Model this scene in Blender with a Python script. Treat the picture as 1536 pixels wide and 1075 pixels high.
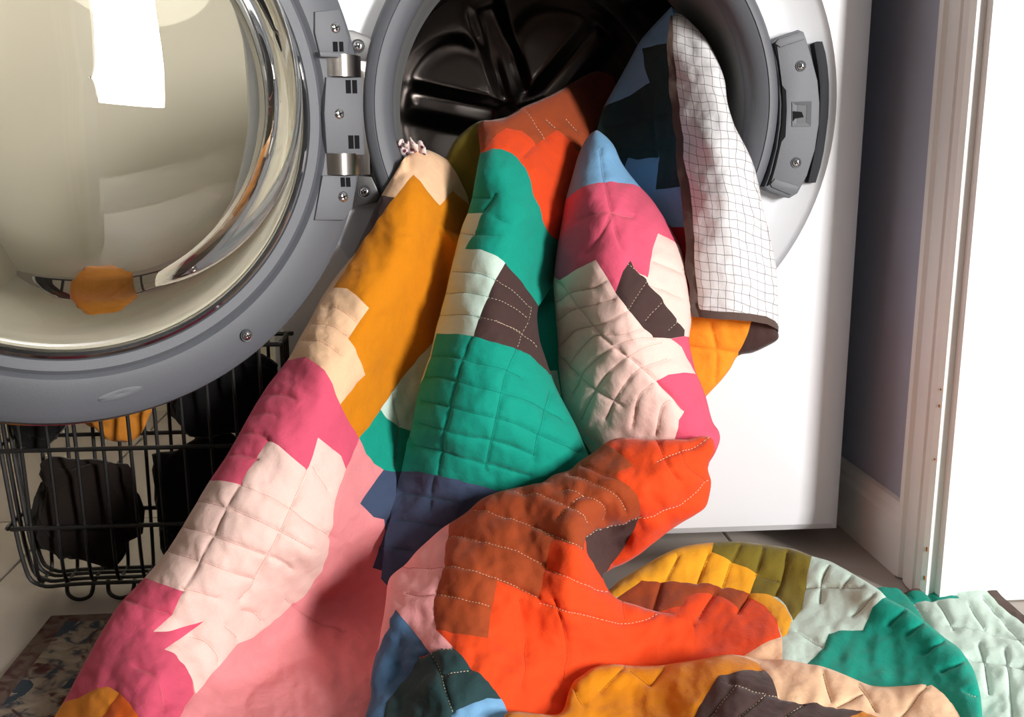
import bpy, bmesh, math, random
import numpy as np
from mathutils import Vector, Matrix, noise
from mathutils.geometry import delaunay_2d_cdt
random.seed(3)
S = bpy.context.scene
for o in list(bpy.data.objects): bpy.data.objects.remove(o)
COL = S.collection

# ------------------------------------------------------------------ camera
F = 1500.0; TH = math.radians(11.4); PS = math.radians(5.0)
FW = np.array([math.sin(PS)*math.cos(TH), math.cos(PS)*math.cos(TH), -math.sin(TH)])
RT = np.array([math.cos(PS), -math.sin(PS), 0.0]); UP = np.cross(RT, FW)
ZC = 0.545                                    # height of the washer door opening's centre
CAM = np.array([-0.170, -1.150, 0.492])
def ray(px, py): return FW + RT*((px-768)/F) - UP*((py-537.5)/F)
def atY(px, py, Y): r = ray(px, py); return CAM + r*((Y-CAM[1])/r[1])
def atZ(px, py, Z=0.0): r = ray(px, py); return CAM + r*((Z-CAM[2])/r[2])
cd = bpy.data.cameras.new('camera'); cam = bpy.data.objects.new('camera', cd); COL.objects.link(cam)
cd.sensor_width = 36; cd.lens = 36*F/1536; cd.clip_start = 0.01
cam.matrix_world = Matrix(((RT[0], UP[0], -FW[0], CAM[0]), (RT[1], UP[1], -FW[1], CAM[1]), (RT[2], UP[2], -FW[2], CAM[2]), (0, 0, 0, 1)))
S.camera = cam

# ------------------------------------------------------------------ world, lights, exposure
w = bpy.data.worlds.new('world'); S.world = w; w.use_nodes = True
w.node_tree.nodes['Background'].inputs[0].default_value = (1.0, 0.97, 0.93, 1)
w.node_tree.nodes['Background'].inputs[1].default_value = 0.4
def area(name, loc, tgt, sx, sy, power, col):
    l = bpy.data.lights.new(name, 'AREA'); l.shape = 'RECTANGLE'; l.size = sx; l.size_y = sy
    l.energy = power; l.color = col
    o = bpy.data.objects.new(name, l); COL.objects.link(o); o.location = loc
    o.rotation_euler = (Vector(tgt)-Vector(loc)).to_track_quat('-Z', 'Y').to_euler()
    return o
area('doorway_daylight', (1.85, -2.75, 1.08), (-0.1, -0.15, 0.3), 0.36, 0.9, 165, (1.0, 0.97, 0.94))
wl = area('wall_fill', (-0.45, -2.42, 1.5), (-0.66, 0.82, 0.95), 0.42, 0.6, 6.4, (1.0, 0.97, 0.92)); wl.data.spread = math.radians(20)  # added fill lamp, narrow beam to brighten the wall seen through the door glass
S.view_settings.view_transform = 'Standard'; S.view_settings.look = 'None'
S.view_settings.exposure = -0.22; S.view_settings.gamma = 1.0; S.view_settings.use_curve_mapping = False

# ------------------------------------------------------------------ materials
def lin(c): c = c/255.0; return c/12.92 if c <= 0.04045 else ((c+0.055)/1.055)**2.4
def rgb(r, g, b): return (lin(r), lin(g), lin(b), 1)
def mat(name, col, rough=0.5, metal=0.0, bump=0.0, bscale=200, var=0.0, vscale=20, spec=0.5, sheen=0.0):
    m = bpy.data.materials.new(name); m.use_nodes = True
    nt = m.node_tree; b = nt.nodes['Principled BSDF']
    b.inputs['Base Color'].default_value = col; b.inputs['Roughness'].default_value = rough
    b.inputs['Metallic'].default_value = metal; b.inputs['Specular IOR Level'].default_value = spec
    if sheen: b.inputs['Sheen Weight'].default_value = sheen; b.inputs['Sheen Roughness'].default_value = 0.5
    tc = nt.nodes.new('ShaderNodeTexCoord')
    if var:
        n = nt.nodes.new('ShaderNodeTexNoise'); n.inputs['Scale'].default_value = vscale; n.inputs['Detail'].default_value = 5
        nt.links.new(tc.outputs['Object'], n.inputs['Vector'])
        mx = nt.nodes.new('ShaderNodeMixRGB'); mx.blend_type = 'MIX'
        mx.inputs[1].default_value = tuple(c*(1-var) for c in col[:3])+(1,)
        mx.inputs[2].default_value = tuple(min(1, c*(1+var)) for c in col[:3])+(1,)
        nt.links.new(n.outputs['Fac'], mx.inputs[0]); nt.links.new(mx.outputs[0], b.inputs['Base Color'])
    if bump:
        n = nt.nodes.new('ShaderNodeTexNoise'); n.inputs['Scale'].default_value = bscale; n.inputs['Detail'].default_value = 4
        nt.links.new(tc.outputs['Object'], n.inputs['Vector'])
        bp = nt.nodes.new('ShaderNodeBump'); bp.inputs['Strength'].default_value = bump; bp.inputs['Distance'].default_value = 0.002
        nt.links.new(n.outputs['Fac'], bp.inputs['Height']); nt.links.new(bp.outputs[0], b.inputs['Normal'])
    return m
M = {}
M['white'] = mat('white_enamel', rgb(228, 230, 234), 0.35, bump=0.04, bscale=300)
M['grey'] = mat('grey_plastic', rgb(92, 95, 101), 0.5, bump=0.15, bscale=1200)
M['greyd'] = mat('dark_grey_plastic', rgb(60, 63, 68), 0.5)
M['rubber'] = mat('grey_rubber', rgb(112, 114, 114), 0.55, bump=0.1, bscale=400)
M['black'] = mat('black_plastic', rgb(9, 9, 12), 0.7, spec=0.15)
M['chrome'] = mat('chrome', rgb(225, 225, 228), 0.12, 1.0)
M['steel'] = mat('brushed_steel', rgb(175, 170, 165), 0.28, 1.0)
M['bracket'] = mat('dark_zinc', rgb(120, 120, 120), 0.35, 0.9)
M['drum'] = mat('drum_steel', rgb(138, 133, 130), 0.26, 1.0, bump=0.05, bscale=60)
M['wall'] = mat('painted_wall', rgb(228, 221, 204), 0.9, bump=0.1, bscale=60, var=0.03, vscale=3)
M['wallg'] = mat('blue_grey_wall_paint', rgb(188, 194, 214), 0.85, bump=0.15, bscale=90, var=0.05, vscale=6)
M['trim'] = mat('cream_trim_paint', rgb(248, 247, 245), 0.5, bump=0.12, bscale=70, var=0.03, vscale=25)
M['door'] = mat('white_door_paint', rgb(240, 240, 240), 0.5, bump=0.05, bscale=60)
M['tile'] = mat('stone_tile', rgb(176, 167, 159), 0.6, bump=0.15, bscale=120, var=0.10, vscale=14)
M['grout'] = mat('grout', rgb(110, 104, 98), 0.9)
M['wire'] = mat('black_wire', rgb(18, 18, 18), 0.4)
M['chip'] = mat('bare_wood_chip', rgb(150, 105, 70), 0.8)
def glass_mat():
    m = bpy.data.materials.new('door_glass'); m.use_nodes = True; nt = m.node_tree
    b = nt.nodes['Principled BSDF']
    b.inputs['Base Color'].default_value = (0.95, 0.97, 0.95, 1); b.inputs['Roughness'].default_value = 0.0
    b.inputs['IOR'].default_value = 1.45; b.inputs['Transmission Weight'].default_value = 1.0
    return m
M['glass'] = glass_mat()

def fabric(name, col):
    m = bpy.data.materials.new(name); m.use_nodes = True; nt = m.node_tree; b = nt.nodes['Principled BSDF']
    b.inputs['Roughness'].default_value = 0.9; b.inputs['Specular IOR Level'].default_value = 0.15
    b.inputs['Sheen Weight'].default_value = 0.12; b.inputs['Sheen Roughness'].default_value = 0.4
    tc = nt.nodes.new('ShaderNodeTexCoord')
    n = nt.nodes.new('ShaderNodeTexNoise'); n.inputs['Scale'].default_value = 900; n.inputs['Detail'].default_value = 3
    nt.links.new(tc.outputs['Object'], n.inputs['Vector'])
    n2 = nt.nodes.new('ShaderNodeTexNoise'); n2.inputs['Scale'].default_value = 70; n2.inputs['Detail'].default_value = 5; n2.inputs['Distortion'].default_value = 0.3
    nt.links.new(tc.outputs['Object'], n2.inputs['Vector'])
    mx = nt.nodes.new('ShaderNodeMixRGB')
    mx.inputs[1].default_value = tuple(c*0.88 for c in col[:3])+(1,); mx.inputs[2].default_value = tuple(min(1, c*1.10) for c in col[:3])+(1,)
    nt.links.new(n.outputs['Fac'], mx.inputs[0]); nt.links.new(mx.outputs[0], b.inputs['Base Color'])
    bp = nt.nodes.new('ShaderNodeBump'); bp.inputs['Strength'].default_value = 0.25; bp.inputs['Distance'].default_value = 0.0006
    nt.links.new(n.outputs['Fac'], bp.inputs['Height'])
    bp2 = nt.nodes.new('ShaderNodeBump'); bp2.inputs['Strength'].default_value = 0.45; bp2.inputs['Distance'].default_value = 0.003
    nt.links.new(n2.outputs['Fac'], bp2.inputs['Height']); nt.links.new(bp.outputs[0], bp2.inputs['Normal'])
    nt.links.new(bp2.outputs[0], b.inputs['Normal'])
    return m
PAL = dict(gold=(212, 130, 20), peach=(240, 198, 160), pink=(218, 88, 116), blush=(238, 204, 194), salmon=(228, 142, 146),
           orange=(226, 74, 30), rust=(158, 70, 36), green=(20, 150, 130), mint=(200, 222, 210), brown=(72, 54, 52),
           navy=(64, 78, 104), teal=(42, 66, 68), denim=(76, 108, 142), sky=(118, 168, 208), yellow=(236, 164, 40),
           olive=(118, 104, 38), amber=(240, 146, 42), tang=(228, 98, 20), crimson=(150, 30, 45), rose=(242, 168, 170), thread=(226, 208, 180),
           bind=(92, 76, 70), tpink=(196, 140, 132), tgreen=(10, 96, 84), tolive=(120, 84, 30), torange=(176, 60, 28), tgrey=(150, 170, 160))
FAB = {k: fabric('fabric_'+k, rgb(*v)) for k, v in PAL.items()}
def grid_fabric():
    m = fabric('fabric_white_check', rgb(236, 234, 234)); nt = m.node_tree; b = nt.nodes['Principled BSDF']
    uv = nt.nodes.new('ShaderNodeUVMap'); uv.uv_map = 'UVMap'
    nz = nt.nodes.new('ShaderNodeTexNoise'); nz.inputs['Scale'].default_value = 0.35; nz.inputs['Detail'].default_value = 2
    nt.links.new(uv.outputs[0], nz.inputs['Vector'])
    ad = nt.nodes.new('ShaderNodeVectorMath'); ad.operation = 'MULTIPLY_ADD'; ad.inputs[1].default_value = (0.7, 0.7, 0)
    nt.links.new(nz.outputs['Color'], ad.inputs[0]); nt.links.new(uv.outputs[0], ad.inputs[2])
    sp = nt.nodes.new('ShaderNodeSeparateXYZ'); nt.links.new(ad.outputs[0], sp.inputs[0])
    outs = []
    for k in (0, 1):
        f = nt.nodes.new('ShaderNodeMath'); f.operation = 'FRACT'; nt.links.new(sp.outputs[k], f.inputs[0])
        l = nt.nodes.new('ShaderNodeMath'); l.operation = 'LESS_THAN'; l.inputs[1].default_value = 0.06; nt.links.new(f.outputs[0], l.inputs[0])
        outs.append(l)
    mxx = nt.nodes.new('ShaderNodeMath'); mxx.operation = 'MAXIMUM'
    nt.links.new(outs[0].outputs[0], mxx.inputs[0]); nt.links.new(outs[1].outputs[0], mxx.inputs[1])
    c = nt.nodes.new('ShaderNodeMixRGB'); c.inputs[1].default_value = rgb(222, 221, 223); c.inputs[2].default_value = rgb(118, 116, 118)
    nt.links.new(mxx.outputs[0], c.inputs[0]); nt.links.new(c.outputs[0], b.inputs['Base Color'])
    return m
FAB['check'] = grid_fabric()
FAB['lining'] = fabric('fabric_lining', rgb(228, 222, 216))

# ------------------------------------------------------------------ helpers
def tag(o, label=None, cat=None, group=None, kind=None):
    if label: o['label'] = label
    if cat: o['category'] = cat
    if group: o['group'] = group
    if kind: o['kind'] = kind
    return o
def empty(name, loc=(0, 0, 0)):
    o = bpy.data.objects.new(name, None); COL.objects.link(o); o.location = loc; o.empty_display_size = 0.05
    return o
def link(name, me, m, parent=None, smooth=True, ang=40):
    if m is not None: me.materials.append(m)
    if smooth:
        me.shade_smooth(); me.set_sharp_from_angle(angle=math.radians(ang))
    o = bpy.data.objects.new(name, me); COL.objects.link(o)
    if parent is not None:
        o.parent = parent; o.matrix_parent_inverse = parent_world(parent).inverted()
    return o
def parent_world(p):
    mw = p.matrix_basis.copy()
    q = p
    while q.parent is not None:
        mw = q.parent.matrix_basis @ q.matrix_parent_inverse @ mw if False else parent_world(q.parent) @ q.matrix_parent_inverse @ q.matrix_basis
        return mw
    return mw
def pmesh(name, v, f):
    me = bpy.data.meshes.new(name); me.from_pydata([tuple(map(float, p)) for p in v], [], f); me.update(); return me
class MB:
    def __init__(s): s.v = []; s.f = []
    def add(s, v, f):
        k = len(s.v); s.v += [tuple(map(float, p)) for p in v]; s.f += [tuple(i+k for i in q) for q in f]; return s
    def box(s, a, b, bev=0.0):
        bm = bmesh.new()
        bmesh.ops.create_cube(bm, size=1)
        for v in bm.verts: v.co = Vector([a[i]+(v.co[i]+0.5)*(b[i]-a[i]) for i in range(3)])
        if bev: bmesh.ops.bevel(bm, geom=bm.edges[:], offset=bev, segments=2, affect='EDGES', profile=0.5)
        bm.verts.index_update()
        s.add([v.co for v in bm.verts], [[v.index for v in f.verts] for f in bm.faces]); bm.free(); return s
    def tube(s, path, r, n=8, cap=True, closed=False):
        P = [Vector(p) for p in path]; m = len(P); vs = []; fs = []
        up = Vector((0, 0, 1)); prev = None
        for i, p in enumerate(P):
            if closed: t = (P[(i+1) % m]-P[i-1]).normalized()
            else: t = ((P[i+1] if i < m-1 else P[i])-(P[i-1] if i else P[i])).normalized()
            if prev is None:
                a = t.cross(up) if abs(t.dot(up)) < 0.95 else t.cross(Vector((1, 0, 0)))
            else: a = prev - t*prev.dot(t)
            a.normalize(); prev = a; b = t.cross(a)
            rr = r[i] if isinstance(r, (list, tuple)) else r
            for k in range(n):
                an = 2*math.pi*k/n; vs.append(p+a*(rr*math.cos(an))+b*(rr*math.sin(an)))
        for i in range(m if closed else m-1):
            j = (i+1) % m
            for k in range(n): fs.append((i*n+k, i*n+(k+1) % n, j*n+(k+1) % n, j*n+k))
        if cap and not closed: fs.append(tuple(range(n))[::-1]); fs.append(tuple((m-1)*n+k for k in range(n)))
        return s.add(vs, fs)
    def lathe(s, prof, n=96, c=(0, 0, 0), off=None, closed=False):
        """profile of (radius, y) turned about the y axis through c; off gives each ring an (x, z) shift"""
        vs = []; fs = []; m = len(prof)
        for i, (r, y) in enumerate(prof):
            ox, oz = off[i] if off else (0, 0)
            for k in range(n):
                a = 2*math.pi*k/n; vs.append((c[0]+ox+r*math.cos(a), c[1]+y, c[2]+oz+r*math.sin(a)))
        for i in range(m if closed else m-1):
            j = (i+1) % m
            for k in range(n): fs.append((i*n+k, i*n+(k+1) % n, j*n+(k+1) % n, j*n+k))
        return s.add(vs, fs)
    def prism(s, poly, y0, y1, bev=0.0):
        """polygon of (x, z) extruded along y, front at y0"""
        bm = bmesh.new(); vs = [bm.verts.new((p[0], y0, p[1])) for p in poly]; f = bm.faces.new(vs)
        r = bmesh.ops.extrude_face_region(bm, geom=[f])
        for g in r['geom']:
            if isinstance(g, bmesh.types.BMVert): g.co.y = y1
        bmesh.ops.recalc_face_normals(bm, faces=bm.faces[:])
        if bev:
            ed = [e for e in bm.edges if all(abs(v.co.y-y0) < 1e-6 for v in e.verts)]
            bmesh.ops.bevel(bm, geom=ed, offset=bev, segments=2, affect='EDGES', profile=0.6)
        bm.verts.index_update()
        s.add([v.co for v in bm.verts], [[v.index for v in q.verts] for q in bm.faces]); bm.free(); return s
    def build(s, name, m, parent=None, smooth=True, ang=40, xf=None):
        me = bpy.data.meshes.new(name)
        v = s.v if xf is None else [tuple(xf @ Vector(p)) for p in s.v]
        me.from_pydata(v, [], s.f)
        bm = bmesh.new(); bm.from_mesh(me); bmesh.ops.recalc_face_normals(bm, faces=bm.faces[:]); bm.to_mesh(me); bm.free()
        return link(name, me, m, parent, smooth, ang)
def catmull(P, n=6, closed=False):
    P = [np.array(p, float) for p in P]; out = []; m = len(P)
    for i in range(m if closed else m-1):
        p0 = P[i-1] if (i or closed) else 2*P[0]-P[1]; p1 = P[i]; p2 = P[(i+1) % m]
        p3 = P[(i+2) % m] if (closed or i+2 < m) else 2*P[-1]-P[-2]
        for k in range(n):
            t = k/n; out.append(0.5*((2*p1)+(-p0+p2)*t+(2*p0-5*p1+4*p2-p3)*t*t+(-p0+3*p1-3*p2+p3)*t**3))
    if not closed: out.append(P[-1])
    return out
def screw(mb_c, r, name, parent, xf=None, depth=0.004):
    """pan head with a cross recess, facing -y, at mb_c"""
    x, y, z = mb_c
    b = MB(); b.lathe([(r*1.35, 0.0), (r*1.3, -0.0012), (r*1.08, -0.0010), (r*1.02, 0.001)], 20, mb_c)
    o = b.build(name+'_seat', M['greyd'], parent, xf=xf)
    b = MB(); b.lathe([(r, 0.001), (r, -depth*0.5), (r*0.8, -depth*0.85), (r*0.45, -depth), (0.0001, -depth)], 20, mb_c)
    h = b.build(name, M['chrome'], parent, xf=xf)
    c = MB()
    for a in (0.4, 0.4+math.pi/2):
        dx, dz = math.cos(a)*r*0.55, math.sin(a)*r*0.55
        px, pz = -math.sin(a)*r*0.11, math.cos(a)*r*0.11
        c.prism([(x-dx-px, z-dz-pz), (x+dx-px, z+dz-pz), (x+dx+px, z+dz+pz), (x-dx+px, z-dz+pz)], y-depth-0.0003, y-depth*0.5)
    c.build(name+'_recess', M['black'], parent, xf=xf, smooth=False)
    return h

# ------------------------------------------------------------------ the room
XW = 0.398; YB = 0.82; XL = -1.05; YF = -2.5; ZT = 2.45
fl = MB().box((-1.2, YF, -0.05), (3.0, YB, -0.0045)).build('floor', M['grout'], smooth=False); tag(fl, 'grey stone tile floor with thin joints', 'floor', kind='structure')
tb = MB().box((0, 0, -0.03), (0.447, 0.447, 0.0), 0.0015); tme = None
for i in range(-3, 6):
    for j in range(-6, 2):
        x0, y0 = 0.222+i*0.45, 0.21+j*0.45
        if x0 < -1.2 or x0 > 2.2: continue
        if tme is None:
            o = tb.build('tile', M['tile'], fl, smooth=False); tme = o.data
        else:
            o = bpy.data.objects.new('tile', tme); COL.objects.link(o); o.parent = fl
        o.location = (x0+0.0015, y0+0.0015, 0.0)
def struct(name, a, b, m, label, cat):
    return tag(MB().box(a, b).build(name, m, smooth=False), label, cat, kind='structure')
struct('wall_back', (-1.2, YB, 0), (0.5, YB+0.1, ZT), M['wall'], 'warm cream painted wall behind the washing machine', 'wall')
struct('wall_left', (XL-0.1, YF, 0), (XL, YB, ZT), M['wall'], 'warm cream painted wall beside the wire basket', 'wall')
struct('wall_front', (-1.2, YF-0.1, 0), (0.5, YF, ZT), mat('taupe_wall_paint', rgb(176, 170, 162), 0.9), 'taupe painted wall facing the washing machine', 'wall')
struct('ceiling', (-1.2, YF, ZT), (0.55, YB, ZT+0.1), mat('ceiling_paint', rgb(235, 232, 226), 0.9), 'plain white ceiling', 'ceiling')
struct('wall_right', (XW, -0.075, 0), (XW+0.11, YB, ZT), M['wallg'], 'grey painted wall beside the washing machine', 'wall')
wr = struct('wall_right_near', (XW, YF, 0), (XW+0.11, -1.42, ZT), M['wallg'], 'grey painted wall on the near side of the doorway', 'wall')
struct('wall_right_header', (XW, -1.42, 2.06), (XW+0.11, -0.075, ZT), M['wallg'], 'grey painted wall above the doorway', 'wall')
b = MB(); prof = [(XW, 0), (XW-0.013, 0), (XW-0.013, 0.066), (XW-0.010, 0.072), (XW-0.010, 0.078), (XW-0.006, 0.086), (XW, 0.088)]
n = len(prof); vs = [(x, -0.07, z) for x, z in prof]+[(x, YB, z) for x, z in prof]
b.add(vs, [tuple(range(n)), tuple(range(2*n-1, n-1, -1))]+[(i, (i+1) % n, n+(i+1) % n, n+i) for i in range(n)])
tag(b.build('baseboard_right', M['trim'], ang=20), 'cream painted baseboard between washing machine and door casing', 'baseboard', kind='structure')
# moulded casing of the doorway (profile in x, y; extruded up)
cp = [(XW, -0.066), (XW-0.010, -0.066), (XW-0.014, -0.070), (XW-0.014, -0.079), (XW-0.0095, -0.082), (XW-0.0095, -0.085), (XW-0.013, -0.090),
      (XW-0.016, -0.104), (XW-0.016, -0.118), (XW-0.011, -0.121), (XW-0.011, -0.124), (XW-0.018, -0.128), (XW-0.018, -0.140), (XW-0.014, -0.146), (XW, -0.146)]
def extr(name, cp, z0, z1, m, lab, cat):
    n = len(cp); b = MB(); b.add([(x, y, z0) for x, y in cp]+[(x, y, z1) for x, y in cp],
        [tuple(range(n))[::-1], tuple(range(n, 2*n))]+[(i, (i+1) % n, n+(i+1) % n, n+i) for i in range(n)])
    return tag(b.build(name, m, ang=25), lab, cat, kind='structure')
cas = extr('trim_1', cp, 0.002, 2.1, M['trim'], 'cream moulded door casing with chipped paint', 'door casing')
extr('trim_2', [(x, -1.495-y) for x, y in cp], 0.002, 2.1, M['trim'], 'cream moulded door casing on the near side of the doorway', 'door casing')
extr('trim_3', [(XW-0.004, -0.146), (XW-0.004, -0.158), (XW+0.016, -0.158), (XW+0.016, -0.151), (XW+0.12, -0.151), (XW+0.12, -0.1), (XW, -0.1)], 0.002, 2.06, M['door'], 'white painted door jamb beside the casing', 'door jamb')
for (px, py, hh) in ((1397, 825, .005), (1399, 868, .005), (1408, 610, .003), (1404, 690, .002), (1411, 585, .002)):   # bare spots on the casing edge
    p = atY(px, py, -0.147)
    MB().box((XW-0.0163, -0.1452, p[2]-hh/2), (XW-0.0140, -0.141, p[2]+hh/2), 0.0005).build('paint_chip', M['chip'], cas)
d1 = MB().box((XW+0.020, -0.150, 0.012), (XW+0.80, -0.112, 2.04), 0.002).build('door_1', M['door'], smooth=False)
tag(d1, 'white painted door standing open beside the casing', 'door', kind='structure')
dh = MB().lathe([(0.026, 0), (0.026, -0.006), (0.012, -0.010), (0.012, -0.03), (0.024, -0.038), (0.028, -0.05), (0.02, -0.062), (0.0001, -0.064)], 28, (XW+0.72, -0.150, 1.0)).build('door_knob', M['chrome'], d1)
# added frame around the fill lamp, on the unseen wall behind the camera
wn = empty('fill_frame', (-0.45, -2.46, 1.0)); tag(wn, 'tall narrow white frame added around the fill lamp', 'lamp frame', kind='structure')
for (a, b_) in (((-0.70, -2.5, 1.15), (-0.66, -2.44, 1.85)), ((-0.24, -2.5, 0.95), (-0.20, -2.44, 2.15)), ((-0.66, -2.5, 2.11), (-0.24, -2.44, 2.15)), ((-0.66, -2.5, 0.95), (-0.24, -2.44, 0.99)), ((-0.66, -2.5, 1.54), (-0.24, -2.45, 1.56))):
    MB().box(a, b_, 0.003).build('fill_frame_bar', M['door'], wn, smooth=False)

# ------------------------------------------------------------------ washing machine
wm = empty('washing_machine', (0, 0.35, 0)); tag(wm, 'white front-loading washing machine with open grey-framed glass door', 'washing machine')
def rectpt(a, hw, z0, z1):
    c, s_ = math.cos(a), math.sin(a)
    t = min((hw/abs(c)) if abs(c) > 1e-9 else 9, ((z1-ZC)/s_ if s_ > 1e-9 else ((z0-ZC)/s_ if s_ < -1e-9 else 9)))
    return (t*c, ZC+t*s_)
angs = [2*math.pi*k/128 for k in range(128)]
for hw, z0, z1 in ((0.316, 0.060, 0.855), (0.334, 0.040, 0.86), (0.345, 0.030, 0.862), (0.349, 0.026, 0.865)):
    for sx in (-1, 1):
        for z in (z0, z1): angs.append(math.atan2(z-ZC, sx*hw) % (2*math.pi))
angs = sorted(set(round(a, 7) for a in angs)); n = len(angs)
rings = [[(0.306*math.cos(a), 0.0, ZC+0.306*math.sin(a)) for a in angs]]
for hw, z0, z1, y in ((0.316, 0.060, 0.855, 0.0), (0.334, 0.040, 0.86, 0.003), (0.345, 0.030, 0.862, 0.012), (0.349, 0.026, 0.865, 0.026), (0.349, 0.026, 0.865, 0.70)):
    rings.append([(lambda q: (q[0], y, q[1]))(rectpt(a, hw, z0, z1)) for a in angs])
vs = [p for r in rings for p in r]; fs = []
for i in range(len(rings)-1):
    for k in range(n): fs.append((i*n+k, i*n+(k+1) % n, (i+1)*n+(k+1) % n, (i+1)*n+k))
fs.append(tuple((len(rings)-1)*n+k for k in range(n)))
MB().add(vs, fs).build('cabinet', M['white'], wm, ang=30)
MB().lathe([(0.306, 0.0), (0.3035, 0.004), (0.300, 0.007), (0.276, 0.016), (0.266, 0.0185), (0.230, 0.019)], 128, (0, 0, ZC)).build('door_recess', M['white'], wm)
cpn = MB().box((-0.349, 0.0, 0.867), (0.349, 0.70, 0.985), 0.008).build('control_panel', M['white'], wm)
MB().lathe([(0.032, 0), (0.032, -0.012), (0.028, -0.018), (0.0001, -0.019)], 32, (0, 0, 0.925)).build('dial', M['chrome'], cpn)
MB().box((-0.32, -0.003, 0.885), (-0.13, 0.01, 0.965), 0.003).build('detergent_drawer', M['white'], cpn)
for x in (-0.29, 0.29):
    for y in (0.16, 0.62):
        MB().lathe([(0.022, 0), (0.022, 0.026)], 16).build('foot', M['black'], wm, xf=Matrix.Translation((x, y, 0.0)) @ Matrix.Rotation(math.pi/2, 4, 'X') )
# grey bezel of the opening
bz = MB().lathe([(0.2355, 0.018), (0.2365, 0.002), (0.2345, -0.006), (0.230, -0.010), (0.2235, -0.011), (0.2225, -0.0095), (0.2215, -0.0105), (0.214, -0.008), (0.207, -0.002), (0.203, 0.008), (0.2025, 0.02)], 128, (0, 0, ZC)).build('opening_bezel', M['grey'], wm, ang=60)
MB().lathe([(0.2025, 0.018), (0.201, 0.04), (0.1995, 0.085), (0.1985, 0.115), (0.1975, 0.120), (0.1970, 0.126), (0.1985, 0.132), (0.203, 0.136), (0.206, 0.15), (0.202, 0.158), (0.201, 0.162), (0.205, 0.17), (0.22, 0.175)], 128, (0, 0, ZC)).build('door_gasket', M['rubber'], wm, ang=50)
dr = MB().lathe([(0.208, 0.172), (0.214, 0.178), (0.248, 0.182), (0.258, 0.195), (0.26, 0.30), (0.26, 0.56), (0.25, 0.585), (0.235, 0.592)], 128, (0, 0, ZC)).build('drum', M['drum'], wm, ang=50)
# embossed back plate of the drum
nr, na = 44, 216; vs = []; fs = []
def emboss(r, a):
    h = 0.0
    for k in range(3):
        d = (a-(0.85+k*2*math.pi/3)+math.pi) % (2*math.pi)-math.pi
        x, z = r*math.cos(d), r*math.sin(d)
        e = math.sqrt(((x-0.125)/0.085)**2+(z/0.115)**2)
        h += -0.022*(1/(1+math.exp((e-1)*16)))
        d2 = (a-(0.85+(k+0.5)*2*math.pi/3)+math.pi) % (2*math.pi)-math.pi
        x, z = r*math.cos(d2), r*math.sin(d2)
        h += -0.030*math.exp(-(abs(z)/0.026)**4)*(1/(1+math.exp((r-0.205)*160)))*(1/(1+math.exp((0.03-r)*160)))
    return h
for i in range(nr+1):
    r = 0.235*i/nr
    for k in range(na):
        a = 2*math.pi*k/na; vs.append((r*math.cos(a), 0.59+emboss(r, a), ZC+r*math.sin(a)))
for i in range(nr):
    for k in range(na): fs.append((i*na+k, i*na+(k+1) % na, (i+1)*na+(k+1) % na, (i+1)*na+k))
MB().add(vs, fs).build('drum_back', M['drum'], dr, ang=80)
for k in range(3):
    a = 0.9+k*2*math.pi/3; b = MB(); pts = []
    for i in range(13):
        t = i/12; y = 0.2+0.36*t; hh = 0.045*math.sin(math.pi*min(1, max(0.05, t)))**0.5; wd = 0.032
        pts.append([(math.cos(a+u*wd/0.25)*(0.26-hh*(1-abs(u)**2.2)), y, ZC+math.sin(a+u*wd/0.25)*(0.26-hh*(1-abs(u)**2.2))) for u in np.linspace(-1, 1, 11)])
    vs = [p for r in pts for p in r]; fs = [(i*11+j, i*11+j+1, (i+1)*11+j+1, (i+1)*11+j) for i in range(12) for j in range(10)]
    b.add(vs, fs).build('lifter', M['drum'], dr, ang=60)
# ---- latch cover on the right of the opening
def pxpoly(P, Y): return [(lambda q: (q[0], q[2]))(atY(px, py, Y)) for px, py in P]
lc = [(1155, 64), (1164, 56), (1196, 45), (1204, 48), (1208, 59), (1217, 90), (1225, 121), (1228, 155), (1227, 186), (1221, 225), (1209, 264), (1195, 290), (1183, 297), (1152, 286), (1145, 280), (1152, 262), (1162, 223), (1167, 186), (1168, 155), (1166, 121), (1162, 95)]
lch = MB().prism(pxpoly(lc, 0.0), -0.004, 0.016, 0.0025).build('latch_cover', M['grey'], wm, ang=50)
ds = [(1157, 66), (1163, 62), (1166, 95), (1171, 128), (1177, 136), (1178, 165), (1176, 205), (1170, 213), (1162, 248), (1154, 276), (1148, 279), (1156, 258), (1165, 221), (1170, 186), (1171, 155), (1169, 121), (1164, 92)]
MB().prism(pxpoly(ds, 0.0), -0.0055, 0.0, 0.0006).build('shadow_gap', M['black'], lch, ang=50)
for cp2 in ([(1160, 66), (1165, 59), (1195, 49), (1203, 52), (1204, 60), (1168, 72)], [(1153, 276), (1156, 281), (1183, 292), (1192, 287), (1196, 279), (1160, 268)]):
    MB().prism(pxpoly(cp2, 0.0), -0.006, -0.001, 0.0015).build('end_ridge', M['grey'], lch, ang=50)
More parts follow.
